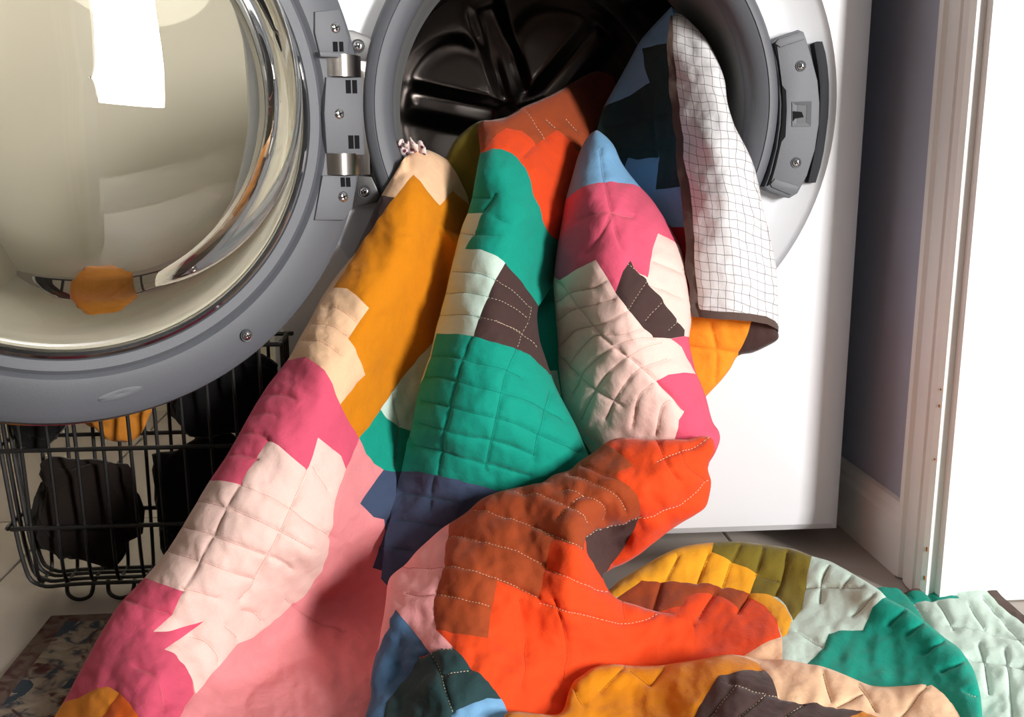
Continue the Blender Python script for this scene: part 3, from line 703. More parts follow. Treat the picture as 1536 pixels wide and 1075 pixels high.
    # stitches: cream thread in the first set of lines, thread close to the cloth's own tone in the second
    for lines_, m_, gap, h, lab in ((cream, FAB['thread'], 4, 0.00028, 'cream running stitches'), (tone, FAB[tonecol] if tonecol else None, 3, 0.00022, 'tone on tone running stitches')):
        if m_ is None: continue
        sv = []; sf = []
        for l in lines_:
            l2 = [tuple(p) for p in catmull(l, 4)] if len(l) > 2 else l
            R2 = np.array(resamp(l2, 1.3)); R2 = R2[inpoly(R2, ol)]
            if len(R2) < 4: continue
            Q3, QN = surf(R2)
            for i in range(0, len(R2)-2, gap):
                a, b_ = Q3[i]+QN[i]*0.0003, Q3[i+2]+QN[i+2]*0.0003; t = b_-a; L_ = np.linalg.norm(t)
                if L_ > 0.02 or L_ < 1e-6: continue
                t /= L_; s_ = np.cross(t, QN[i]); s_ /= max(1e-9, np.linalg.norm(s_)); k = len(sv)
                for p in (a, b_): sv += [p-s_*h, p+QN[i]*h*1.3, p+s_*h]
                sf += [(k, k+1, k+4, k+3), (k+1, k+2, k+5, k+4), (k, k+2, k+1), (k+3, k+4, k+5)]
        if sf:
            me = bpy.data.meshes.new('stitching'); me.from_pydata([tuple(p) for p in sv], [], sf)
            st = link('stitching', me, m_, quilt, smooth=False); st['kind'] = 'stuff'; st['label'] = lab

# ---- A: the long fold at the drum's hinge side, running down to the rug
sheet([('s', [(597, 252), (606, 238), (625, 224), (650, 228), (680, 246), (705, 268), (716, 282)]),
       ('h', [(716, 282), (722, 400), (700, 520), (690, 600), (690, 860), (660, 900), (610, 960), (600, 1040), (600, 1140), (40, 1140)]),
       ('s', [(40, 1140), (92, 1058), (122, 1003), (150, 952), (180, 905), (217, 866), (252, 824), (296, 752), (315, 720), (345, 675), (392, 592), (431, 540), (450, 506), (468, 474), (482, 447), (505, 413), (527, 386), (548, 344), (566, 304), (575, 288), (597, 252)])],
      [(620, 228, .015), (700, 275, .06), (650, 245, .02), (600, 285, -.04), (640, 300, -.035), (690, 320, .03), (575, 310, -.045), (560, 360, -.06), (600, 360, -.08), (650, 360, -.03), (705, 400, .02),
       (510, 430, -.09), (550, 440, -.115), (600, 450, -.085), (660, 470, -.02), (440, 545, -.14), (480, 550, -.17), (540, 560, -.145), (600, 570, -.07), (650, 580, -.06),
       (370, 640, -.18), (420, 640, -.205), (480, 650, -.20), (530, 660, -.155), (600, 670, -.10), (300, 740, -.22), (360, 740, -.245), (440, 750, -.235), (500, 750, -.205), (550, 750, -.155), (620, 770, -.14),
       (250, 820, -.245), (310, 820, -.27), (400, 830, -.265), (470, 830, -.24), (510, 830, -.175), (560, 840, -.15), (640, 860, -.16),
       (205, 880, -.27), (270, 890, -.295), (350, 900, -.28), (430, 900, -.225), (480, 900, -.16), (550, 900, -.15), (150, 960, -.30), (210, 960, -.32), (280, 950, -.30), (340, 960, -.29), (400, 960, -.235), (480, 980, -.228), (550, 980, -.23),
       (110, 1040, -.33), (180, 1030, -.36), (240, 1010, -.36), (290, 1030, -.335), (340, 1020, -.295), (420, 1040, -.29), (500, 1050, -.295), (550, 1050, -.30), (90, 1090, -.36), (160, 1090, -.40), (250, 1100, -.40), (400, 1110, -.37), (550, 1110, -.365), (600, 1130, -.39), (60, 1140, -.40)],
      'salmon',
      [('peach', [(590, 200), (740, 200), (740, 350), (590, 350), (560, 320), (575, 260)]),
       ('peach', [(480, 380), (540, 380), (530, 440), (470, 440)]),
       ('gold', [(619.7, 262.5), (640, 283), (660, 308), (679, 286), (702, 307), (740, 335), (730, 420), (700, 480), (643, 520), (608, 560), (571, 614), (539, 657), (521, 628), (506, 607), (490, 600), (485, 500), (500, 432), (517, 407), (537, 376), (564, 335), (592, 296)]),
       ('brown', [(572, 293), (592, 296), (564, 335), (537, 376), (527, 387), (520, 380), (540, 335), (560, 295)]),
       ('peach', [(495, 432), (508, 432), (521, 433), (536, 444), (553, 462), (522, 508), (533, 525), (542.6, 544.5), (548, 562), (507.5, 606), (480, 600), (410, 560), (440, 500), (470, 440)]),
       ('pink', [(425, 543), (431, 540.6), (444, 536), (457.6, 535), (473, 544.5), (487, 556), (498.7, 576), (507.5, 606), (521, 628), (539, 657), (518, 703.5), (511, 684), (495.6, 670), (478, 656), (461, 705), (437, 685), (418, 668), (402, 659.6), (361, 726), (330, 721), (290, 719), (330, 640)]),
       ('blush', [(290, 719), (330, 721), (361, 726), (402, 659.6), (418, 668), (437, 685), (461, 705), (478, 656), (495.6, 670), (511, 684), (518, 703.5), (512, 722), (502.6, 754.5), (499, 785), (496, 800), (492, 830), (483, 856), (452.6, 896), (422, 924), (380, 955), (357.6, 965), (327, 1000), (294, 1040), (285, 1014.5), (275.6, 998), (264, 984), (246, 975), (306, 932), (285, 937), (254.5, 946.5), (230, 947), (258, 922), (275, 887), (190, 858)]),
       ('pink', [(190, 858), (217, 866), (275, 887), (258, 922), (230, 947), (254.5, 946.5), (285, 937), (306, 932), (246, 975), (264, 984), (275.6, 998), (285, 1014.5), (291.5, 1040), (275, 1062), (240, 1140), (215, 1140), (210, 1080), (195, 1055), (178, 1038), (162, 1029), (150, 1032), (130, 1040), (105, 1050), (60, 1066), (120, 940)]),
       ('amber', [(60, 1066), (105, 1050), (130, 1040), (150, 1032), (162, 1029), (178, 1038), (145, 1085), (120, 1150), (20, 1150)]),
       ('tang', [(178, 1038), (195, 1055), (210, 1080), (216, 1150), (120, 1150), (145, 1085)]),
       ('mint', [(660, 500), (643, 520), (608, 560), (571, 614), (582, 628), (597.6, 639), (612, 645), (700, 655), (720, 520)]),
       ('green', [(571, 614), (582, 628), (597.6, 639), (612, 645), (710, 655), (710, 712), (612, 708), (597, 707), (585, 706), (576, 704.5), (561.5, 695), (548, 681), (539, 657)]),
       ('navy', [(576, 704.5), (597, 707), (620, 706), (710, 712), (710, 870), (592, 859), (559, 852), (569, 822), (578, 796), (577, 779), (559.5, 775), (540, 755)])],
      tone=[[(297, 751), (339, 760), (386, 780), (423, 798), (470, 824)], [(271.6, 789), (310, 798), (335, 809), (386, 827.6), (423, 842), (437, 853)], [(251.5, 826), (299, 840), (343, 857), (383, 869.5)], [(275, 882), (328, 897)],
            [(361, 727), (412, 747), (452, 773), (499, 806)], [(361, 726), (339, 762), (317, 806), (299, 842), (275, 886)], [(461, 705), (437.5, 758), (415.6, 806), (397, 840), (379, 879), (361, 900)],
            [(364, 650), (385.5, 651), (402, 659)], [(392.5, 593), (411, 589), (430, 593), (442, 599)], [(378, 623), (397, 618.6), (413.6, 622)], [(345, 683), (364, 682), (388, 689)],
            [(365, 916), (383, 921), (393, 932.5)], [(339, 939.5), (353, 951), (358, 958)], [(285, 953.6), (308, 963), (325, 982), (327, 993)], [(200.6, 1000), (224, 1007.5), (238, 1021.5), (247.5, 1050), (245, 1068)], [(191, 900), (219, 911), (254.5, 921)],
            [(485, 458.6), (504.5, 460.5), (534, 480)], [(469, 484), (493, 486), (520, 501.6)], [(452, 509), (477, 511), (500.6, 523), (512, 533)], [(598.6, 740), (640, 745)], [(581, 780), (640, 786)], [(571, 822), (640, 828)],
            [(600, 640), (592, 700)], [(590, 590), (600, 640)], [(470, 700), (495, 735)], [(430, 900), (470, 930), (520, 945)]], tonecol='tpink')

# ---- N: olive-brown piece lying in the drum mouth between the two folds
sheet([('s', [(660, 262), (668, 240), (680, 214), (698, 195), (716, 183), (728, 180)]), ('h', [(728, 180), (760, 230), (740, 320), (690, 320), (660, 262)])],
      [(668, 245, .055), (698, 196, .06), (725, 185, .06), (700, 240, .05), (740, 240, .05), (700, 310, .05), (745, 310, .05)], 'olive', [], rnd=(14, 0.015))

# ---- V: the shaded valley between the middle folds
sheet([('h', [(780, 290), (900, 290), (900, 720), (820, 720), (790, 560), (785, 430), (780, 290)])],
      [(790, 300, .09), (890, 300, .10), (790, 400, .03), (890, 400, .035), (800, 460, -.03), (890, 470, -.03), (800, 600, -.05), (890, 620, -.06), (830, 710, -.08), (890, 710, -.08)], 'green',
      [('rust', [(770, 280), (910, 280), (910, 360), (840, 372), (820, 350), (800, 330)]), ('mint', [(822, 556), (836, 556), (842, 594), (832, 586)])], step=7)

# ---- B: the middle fold out of the drum, green, mint, brown, navy
sheet([('s', [(718, 206), (717, 190), (724, 181), (738, 180), (761.6, 174), (785, 160), (820, 145), (857, 125), (880, 112), (897, 106)]),
       ('h', [(897, 106), (920, 115), (930, 180), (905, 260), (885, 330), (860, 380), (830, 420), (807, 462)]),
       ('s', [(807, 462), (806, 480), (810, 511), (817, 533), (826, 560), (834.5, 582), (848, 608), (865.5, 641.6), (881, 679), (890, 700)]),
       ('h', [(890, 700), (930, 720), (930, 780), (860, 830), (700, 850), (660, 900), (600, 900), (572, 868), (580, 800)]),
       ('h', [(580, 800), (592, 750), (604, 700), (614, 655)]),
       ('s', [(614, 655), (622, 615), (631, 573), (645, 533), (655, 490), (668, 442), (676, 407), (691, 347), (702, 318), (708, 297), (712, 275), (717, 246), (720, 228), (718, 206)])],
      [(894, 112, .33), (820, 150, .16), (738, 185, .03), (720, 200, .03), (760, 200, .025), (810, 220, .05), (860, 200, .14), (890, 180, .22), (730, 240, -.035), (780, 270, -.045), (830, 280, .02), (875, 270, .09),
       (712, 300, -.04), (745, 310, -.08), (790, 320, -.07), (820, 340, -.02), (860, 370, .04), (690, 370, -.055), (720, 380, -.10), (760, 400, -.105), (795, 430, -.075), (830, 420, .0),
       (655, 470, -.08), (700, 470, -.13), (750, 480, -.145), (790, 490, -.12), (806, 500, -.10), (635, 560, -.11), (680, 550, -.16), (740, 560, -.18), (800, 570, -.155), (828, 575, -.125),
       (618, 640, -.125), (660, 640, -.175), (740, 640, -.195), (820, 640, -.175), (870, 660, -.145), (600, 720, -.128), (650, 710, -.165), (720, 720, -.18), (800, 720, -.175), (900, 720, -.15),
       (580, 800, -.158), (620, 800, -.17), (700, 800, -.175), (800, 800, -.165), (575, 865, -.185), (650, 880, -.185), (860, 820, -.16)],
      'green',
      [('rust', [(700, 170), (740, 170), (900, 90), (950, 100), (940, 240), (864, 225), (859, 215), (836, 193.5), (806.5, 215), (783, 195.5), (759.6, 191.5), (746, 201), (734, 215), (720.5, 229.6), (700, 232)]),
       ('orange', [(720.5, 229.6), (734, 215), (746, 201), (759.6, 191.5), (783, 195.5), (806.5, 215), (836, 193.5), (859, 215), (864, 225), (930, 240), (930, 330), (860, 372), (830, 356), (822, 347), (812, 329), (808.5, 311.5), (800, 290), (795, 272), (787, 252), (777, 238), (765.5, 228.7), (752, 224), (738, 223)]),
       ('mint', [(702, 320), (725.5, 320), (699, 374), (722.5, 375), (738, 381), (746, 385), (757, 394.5), (738, 430.6), (718.6, 475.5), (710.5, 504), (684, 500), (655, 500), (645, 540), (631, 575), (610, 575), (630, 490), (655, 440), (685, 345), (692, 320)]),
       ('brown', [(757, 394.5), (769, 407), (785, 425), (797, 440), (804.5, 452), (815, 470), (815, 490), (825, 511), (832, 540), (832, 562), (824.5, 562), (812, 548.6), (794.6, 533), (777, 523), (750, 515), (710.5, 504), (718.6, 475.5), (738, 430.6)]),
       ('navy', [(560, 704), (598, 707), (626, 707), (649, 711), (677, 717), (704, 725), (727.5, 731), (760, 740), (940, 770), (940, 920), (540, 920)])],
      cream=[[(746, 419), (769, 434.5), (785, 448), (797, 462)], [(732, 444), (754, 452), (775, 464), (793, 478.5)], [(720.5, 474.6), (746, 482), (767, 489), (785, 499)], [(798, 460), (793, 479.5), (785, 499), (776, 522)], [(744, 480), (766, 489), (783.5, 500), (799, 511), (807, 521)],
             [(787, 162), (808.5, 191.6), (820, 207)], [(849.5, 178), (865, 195.5)], [(820, 179), (836, 191.6)]],
      tone=[[(689, 349), (709, 351.5), (750, 350.5)], [(679.5, 407), (709, 409), (724, 411), (744, 419)], [(668, 440), (699, 437.5), (732, 443)], [(660, 472.6), (691, 470.7), (718.6, 474.6)],
            [(645, 534), (670.7, 533.6), (697, 538.7), (728, 546), (759, 554), (783.5, 565)], [(635, 565), (659.6, 565), (684, 571), (715, 579.6), (750, 588.5), (781, 597), (819, 613), (848, 630.5)],
            [(631, 600.6), (655, 605), (677, 610.6), (715, 620.5), (744, 627), (772.5, 635), (805.7, 650.4), (843, 666), (870, 677)], [(626, 634), (666, 645), (704, 655), (737, 660), (770, 670), (803.5, 684)], [(620, 667), (659.6, 677), (693, 687), (730, 696), (759, 703.6), (795, 714.6)],
            [(707, 505.5), (693, 542), (682, 575), (674, 613), (666, 648), (661, 679), (657, 712)], [(776, 523), (761, 555), (752.6, 588.5), (744, 628), (735, 668), (728, 703.6)], [(825.6, 586), (818, 617), (808, 652.6), (801, 690)],
            [(598.6, 740), (622, 741.6), (649, 747), (684.5, 753)], [(592, 780), (618, 781.6), (661, 790)], [(590, 822), (622, 825.5)], [(652, 716), (647, 738), (645.5, 765)],
            [(743, 290), (727, 315)], [(705, 296), (732, 296)], [(742, 325), (760, 333)], [(806, 215), (785, 235)]], tonecol='tgreen')

# ---- K: blue and dark teal panel deeper in the mouth, beside the turned-over edge
sheet([('s', [(905, 162), (942.5, 94), (964, 57), (1007, 10)]), ('h', [(1007, 10), (1014, 30), (1016, 68), (1020, 127), (1028, 176), (1036, 255), (1044, 294), (1048, 337), (1050, 395), (1056, 500), (990, 500), (930, 300), (895, 200), (905, 162)])],
      [(1007, 14, .09), (964, 60, .15), (910, 158, .17), (990, 80, .10), (1012, 130, .075), (960, 160, .15), (1000, 200, .07), (940, 240, .11), (1025, 250, .02), (980, 280, .06), (1040, 340, -.01), (1000, 340, .01), (1045, 420, -.035), (1010, 420, -.025), (1050, 490, -.04), (1000, 490, -.03)],
      'teal',
      [('sky', [(1007, 0), (1020, 30), (1001, 65), (985.5, 67), (964, 73), (967, 97.6), (974, 124), (942.5, 144.5), (905, 161), (890, 165), (930, 80)]),
       ('sky', [(943, 237), (955.7, 240), (989, 234.8), (985, 285), (1020, 280.5), (1050, 280), (1055, 341), (1008, 341), (980, 320), (930, 270)]),
       ('crimson', [(990, 341), (1055, 341), (1060, 510), (980, 510)])], rnd=(12, 0.01), tone=[[(910, 190), (960, 180), (1000, 170)], [(930, 230), (980, 222), (1010, 215)], [(975, 120), (985, 235)]])

# ---- U: the face of the turned-over corner, seen under its hem
sheet([('h', [(1010, 470), (1100, 470), (1160, 482), (1167, 495)]), ('s', [(1167, 495), (1167, 509), (1148, 520.6), (1129, 529), (1107, 533.5), (1096, 552), (1082.5, 570), (1058.6, 595), (1050, 604)]), ('h', [(1050, 604), (1020, 590), (1010, 470)])],
      [(1030, 475, -.04), (1090, 480, -.055), (1127, 483, -.055), (1165, 500, -.055), (1110, 530, -.045), (1060, 590, -.05), (1030, 560, -.045), (1090, 540, -.05)], 'amber',
      [('brown', [(1127, 465), (1190, 465), (1190, 520), (1107, 545), (1107, 533.5), (1120, 502), (1127, 481)])], rnd=(12, 0.012), tone=[[(1065, 485), (1075, 530), (1072, 570)], [(1030, 520), (1110, 530)]])

# ---- W: the turned-over edge showing the checked back
BL = [(1007, 20), (1003, 40), (1001, 64.5), (1003, 117), (1009, 166), (1014, 207), (1017, 249), (1023, 284), (1026, 317), (1029, 356), (1029, 405), (1034.5, 427), (1038, 469), (1040, 475)]
BI = [(1009, 20), (1009, 40), (1010, 68), (1015, 127), (1022.6, 176), (1025, 210), (1029, 255), (1037, 294), (1040.6, 337), (1043.5, 395), (1047, 457), (1051, 464), (1078, 466.7), (1124.7, 470), (1148, 474), (1162, 481), (1168.5, 490), (1190, 495)]
def checkuv(px, py):
    xl = np.interp(py, [p[1] for p in BI[:11]], [p[0] for p in BI[:11]])
    return ((px-xl)/11.5+0.15*math.sin(py/37), py/13.5-(px-xl)/60+0.2*math.sin(px/19))
sheet([('h', BL+[(1051, 476), (1082.5, 478.4), (1124.7, 481), (1148, 485.5), (1164, 494), (1168, 498)]),
       ('s', [(1168, 498), (1168, 482), (1165.7, 415), (1161.7, 385.5), (1154, 350), (1144, 309), (1140, 286), (1132.4, 252.7), (1122.7, 229), (1111, 206), (1100.7, 185.5), (1091, 152), (1087, 121), (1077, 92), (1061.6, 62.5), (1042, 39), (1022, 22), (1007, 20)])],
      [(1010, 30, .075), (1015, 127, .05), (1025, 210, .02), (1037, 294, -.03), (1043, 395, -.06), (1047, 460, -.075), (1050, 120, .02), (1065, 210, -.035), (1090, 290, -.07), (1100, 380, -.085), (1105, 465, -.095), (1042, 39, .06), (1077, 92, .025), (1091, 152, .0), (1112, 207, -.02), (1140, 286, -.035), (1161, 385, -.05), (1168, 490, -.06)],
      'check', [('bind', [(990, 15), (1000, 15)]+BI+[(1190, 520), (1020, 500), (1000, 400), (980, 200)])], rnd=(16, 0.02), wr=1.3, check=checkuv, tone=[[(1045, 457), (1051, 476)]])

# ---- P: the fold of blue, pink, blush
sheet([('s', [(900, 700), (885, 676), (866, 646), (850.5, 614), (843.4, 591), (837.6, 544), (834, 474), (830.5, 430), (832, 407), (836, 372), (843.6, 329), (849, 298), (857, 270), (867, 234.5), (879, 209), (892, 196.4), (902, 199), (920, 217), (933, 245), (954.7, 274), (978, 299.6), (997.7, 329), (1009, 348), (1019, 368), (1025, 391), (1031, 427), (1037, 460), (1037, 485), (1034, 512), (1042.6, 553.5), (1051, 574.5), (1059, 595.6), (1068.5, 631), (1078, 646), (1080, 660), (1073.5, 678), (1064, 694)]),
       ('h', [(1064, 694), (1050, 720), (930, 720), (900, 700)])],
      [(892, 198, .06), (880, 215, .05), (905, 230, .015), (930, 245, .04), (855, 285, .0), (890, 290, -.06), (930, 290, -.045), (960, 290, .0), (845, 330, -.02), (890, 340, -.09), (940, 340, -.095), (985, 330, -.05), (1005, 340, -.02),
       (833, 410, -.045), (880, 410, -.11), (940, 410, -.135), (985, 400, -.105), (1025, 400, -.065), (835, 500, -.06), (880, 500, -.12), (940, 500, -.155), (990, 490, -.14), (1030, 490, -.095), (840, 590, -.075), (890, 590, -.125), (950, 590, -.155), (1010, 580, -.155), (1055, 590, -.12),
       (860, 650, -.09), (910, 650, -.125), (970, 650, -.15), (1030, 645, -.16), (1075, 650, -.145), (900, 695, -.11), (980, 710, -.14), (1060, 695, -.15)],
      'blush',
      [('sky', [(820, 180), (960, 180), (990, 285), (959, 280), (933, 273.6), (908, 272.6), (886.6, 276.5), (867, 285), (849, 299), (820, 310)]),
       ('pink', [(820, 318), (849, 299), (867, 285), (886.6, 276.5), (908, 272.6), (933, 273.6), (959, 280), (1000, 300), (1040, 376), (1019, 368), (1002, 357), (987, 350), (978, 380), (970, 417), (960, 408), (946.6, 390.5), (935, 406), (923, 438.6), (909, 414), (895, 390), (867, 403), (837.6, 420), (815, 404)]),
       ('brown', [(946.6, 390.5), (965, 415), (993.4, 450), (1014.5, 478), (1026, 495), (1026, 504), (1005, 507.7), (982, 506), (960.6, 485.5), (942, 464), (923, 438.6), (935, 406)]),
       ('pink', [(1005, 508), (1026, 504), (1060, 510), (1100, 640), (1090, 730), (1012, 730), (1012, 658), (1017, 640), (1018, 629.6), (1027.4, 616.7), (985, 571), (1003, 561.6), (1024, 559), (1042.6, 561), (1033, 541.7), (1021.5, 520.6)]),
       ('mint', [(855, 635), (868, 647), (899, 668), (905, 730), (850, 730)])],
      cream=[[(943, 394), (956, 403), (963, 413)], [(970, 423), (942, 465.5)], [(993.4, 454), (970, 481)], [(1017, 483), (1000.5, 498)]],
      tone=[[(834, 420), (862, 452.7), (888, 488), (921, 520.6), (951, 541.7), (984, 571), (1026, 614)], [(839, 534.7), (867, 563), (895, 586), (932.5, 609.7)], [(834, 452.7), (855, 438.6), (890, 431.6), (907, 422)], [(836, 480.8), (857.5, 465.5), (890, 457), (921, 448)], [(841, 516), (862, 495), (904, 485.5), (942, 466.7)],
            [(855, 544), (881, 511), (900, 502), (932.5, 502), (965, 492.5)], [(857.5, 591), (874, 560.5), (897, 537), (925.5, 518), (956, 507.7), (982, 506.5)], [(871.6, 628.4), (890, 591), (909, 563), (932.5, 541.7), (965, 523), (993.4, 513.6)], [(909, 628), (923, 598), (946.6, 565), (965, 551), (1003, 537)], [(949, 640), (958, 595.6), (979, 574.5)], [(984, 650), (993.4, 609.7), (1007.5, 598)],
            [(900, 225), (904, 260), (908, 278), (917.6, 317), (925, 354), (931, 372)], [(982, 392), (1005, 402), (1024, 410.5)], [(974.7, 427), (1005, 438.6), (1021.5, 445.6)], [(865, 330), (900, 318), (950, 325)], [(880, 380), (905, 345), (918, 318)]], tonecol='tpink')

# ---- L: the loop on the floor, yellow, olive, mint, green
sheet([('s', [(900, 890), (914, 884), (929, 871), (951, 857), (973, 844), (1000.5, 829), (1028, 819), (1066, 813.7), (1107, 812), (1148, 816.4), (1189, 823), (1218, 834), (1243, 841), (1261, 850), (1284, 863), (1318, 884), (1333, 898), (1362, 913), (1387.5, 931.5), (1418, 957), (1436.5, 970), (1449, 985.6), (1461, 1006), (1469, 1032), (1472.6, 1058), (1474, 1080), (1474, 1120)]),
       ('h', [(1474, 1120), (1300, 1120), (1050, 1080), (930, 1020), (890, 940), (900, 890)])],
      [(905, 890, -.15), (951, 857, -.122), (1000, 829, -.098), (1066, 815, -.09), (1107, 813, -.09), (1148, 817, -.094), (1189, 824, -.104), (1217, 835, -.121), (1261, 850, -.15), (1318, 884, -.213), (1362, 913, -.248), (1418, 957, -.303), (1449, 986, -.335), (1470, 1035, -.385), (1474, 1090, -.44),
       (995, 873, -.13), (1050, 860, -.115), (1120, 870, -.122), (1180, 880, -.138), (1240, 890, -.168), (1280, 920, -.21), (1340, 960, -.265), (1400, 1000, -.325), (1440, 1040, -.375), (940, 900, -.16),
       (1030, 905, -.175), (1100, 925, -.195), (1160, 930, -.207), (1060, 950, -.22), (1000, 945, -.225), (1120, 965, -.25), (1180, 960, -.245), (1220, 970, -.258), (1280, 990, -.288), (1340, 1020, -.325), (1100, 1000, -.29), (1200, 1020, -.32), (1300, 1060, -.365), (1100, 1060, -.345), (1450, 1100, -.43), (1300, 1110, -.42), (930, 1010, -.27)],
      'mint',
      [('olive', [(880, 850), (945, 838), (948, 857), (925, 876), (905, 895), (880, 900)]),
       ('yellow', [(900, 910), (922, 876), (948, 840), (1000, 815), (1072, 800), (1070, 816), (1067.5, 827), (1099, 842), (1136, 860), (1125, 889), (1099, 882), (1052.4, 875), (995, 872.5), (962, 871.6), (929, 896)]),
       ('olive', [(1072, 800), (1150, 805), (1225, 822), (1217, 836), (1213.5, 851.6), (1208, 885), (1203, 913.4), (1190, 930), (1178.7, 908), (1166, 895), (1140, 891.5), (1125, 889), (1136, 860), (1099, 842), (1067.5, 827), (1070, 816)]),
       ('yellow', [(1125, 889), (1159, 894), (1178, 909), (1188, 928.5), (1181, 950), (1173, 957), (1168.6, 942), (1156, 917.6), (1122, 893)]),
       ('rust', [(880, 930), (929, 896), (962, 871.6), (995, 872.5), (1052, 875), (1099, 882), (1125, 889), (1122, 893), (1110, 913.5), (1090, 900), (1071.6, 889), (1047, 890), (1029, 895.7), (1025, 909), (989.5, 925), (950, 940)]),
       ('orange', [(880, 935), (950, 935), (989.5, 919.5), (1025, 909), (1029, 895.7), (1047, 890), (1071.6, 889), (1090, 900), (1110, 913.5), (1122, 893), (1148, 909), (1164.5, 928.5), (1171.4, 956), (1148, 967), (1125, 980), (1100, 1000), (900, 1060)]),
       ('peach', [(1100, 1010), (1110, 986), (1125, 979), (1148, 967), (1173, 956), (1173, 1010)]),
       ('green', [(1340, 890), (1323, 899), (1310, 911), (1305, 921), (1294.7, 945.7), (1269, 947), (1243, 952), (1235, 973), (1228, 980.5), (1205, 1000), (1205, 1140), (1490, 1140), (1490, 1000), (1440, 955)])],
      cream=[[(929, 934), (955, 931), (978.6, 920)], [(984, 962.7), (1017, 953), (1039, 936.7)], [(1071.6, 889), (1047, 926)], [(1448, 1037), (1468.7, 1043.6)]],
      tone=[[(1017, 835.5), (1000.5, 868)], [(1063, 830), (1047, 872.5)], [(1096, 844), (1084, 879)], [(1110, 819), (1099, 841)], [(1145, 822), (1134.5, 857)], [(1181, 827), (1172.7, 871), (1164.5, 890)], [(1134.5, 861.5), (1172.7, 872.5)], [(992, 874), (981, 915)], [(1122, 893), (1107, 917.6)],
            [(1209.6, 880), (1251, 880), (1294.7, 880)], [(1243, 849), (1233, 869.6), (1230, 903)], [(1276.6, 863), (1261, 882.5)], [(1310, 893), (1279, 924)], [(1356.5, 916), (1333, 936.6)], [(1385, 934), (1361.7, 952)], [(1418, 960), (1385, 980.5)], [(1447, 991), (1413, 1006)], [(1195, 945), (1235, 970)]], gro=0.0036, tonecol='tolive')

# ---- R: the flat end of the quilt on the floor by the doorway
def onfloor(P, z): return [(px, py, float(atZ(px, py, z)[1])) for px, py in P]
sheet([('h', [(1250, 884), (1318, 884), (1354, 884.6), (1387.5, 884), (1421, 884), (1467, 884), (1475, 881), (1488, 880), (1506, 898), (1524, 913.4), (1536, 924), (1600, 985), (1640, 1030), (1640, 1130), (1440, 1130), (1400, 1000), (1250, 884)])],
      onfloor([(1250, 884), (1354, 885), (1421, 884), (1488, 880), (1600, 985), (1640, 1130), (1440, 1130), (1400, 1000), (1520, 1060), (1440, 930), (1520, 960), (1500, 1000), (1560, 1100)], 0.013), 'mint',
      [('green', [(1240, 870), (1421, 870), (1421, 882), (1439, 898.5), (1408, 898), (1373, 901), (1387.5, 927.6), (1400, 955), (1300, 960)]),
       ('bind', [(1340, 875), (1470, 875), (1475, 870), (1492, 872), (1600, 970), (1660, 1020), (1650, 1070), (1545, 946), (1536, 936), (1514, 918.6), (1498, 907), (1480, 888), (1467, 886), (1421, 886), (1354, 886.5)])],
      tone=[[(1408, 903), (1431, 942)], [(1454.5, 908), (1478, 944)], [(1475, 898), (1514, 939), (1534, 965), (1560, 1000)], [(1356.5, 885), (1372, 903), (1395, 939)], [(1390, 886), (1400, 898)], [(1508.6, 975), (1516, 1032), (1519, 1075)], [(1470, 967.6), (1478, 996), (1484, 1040)], [(1420, 935), (1480, 945), (1536, 960)], [(1450, 985), (1536, 1000)]], rnd=(10, 0.0), gro=0.004, wr=1.2, tonecol='tgrey')

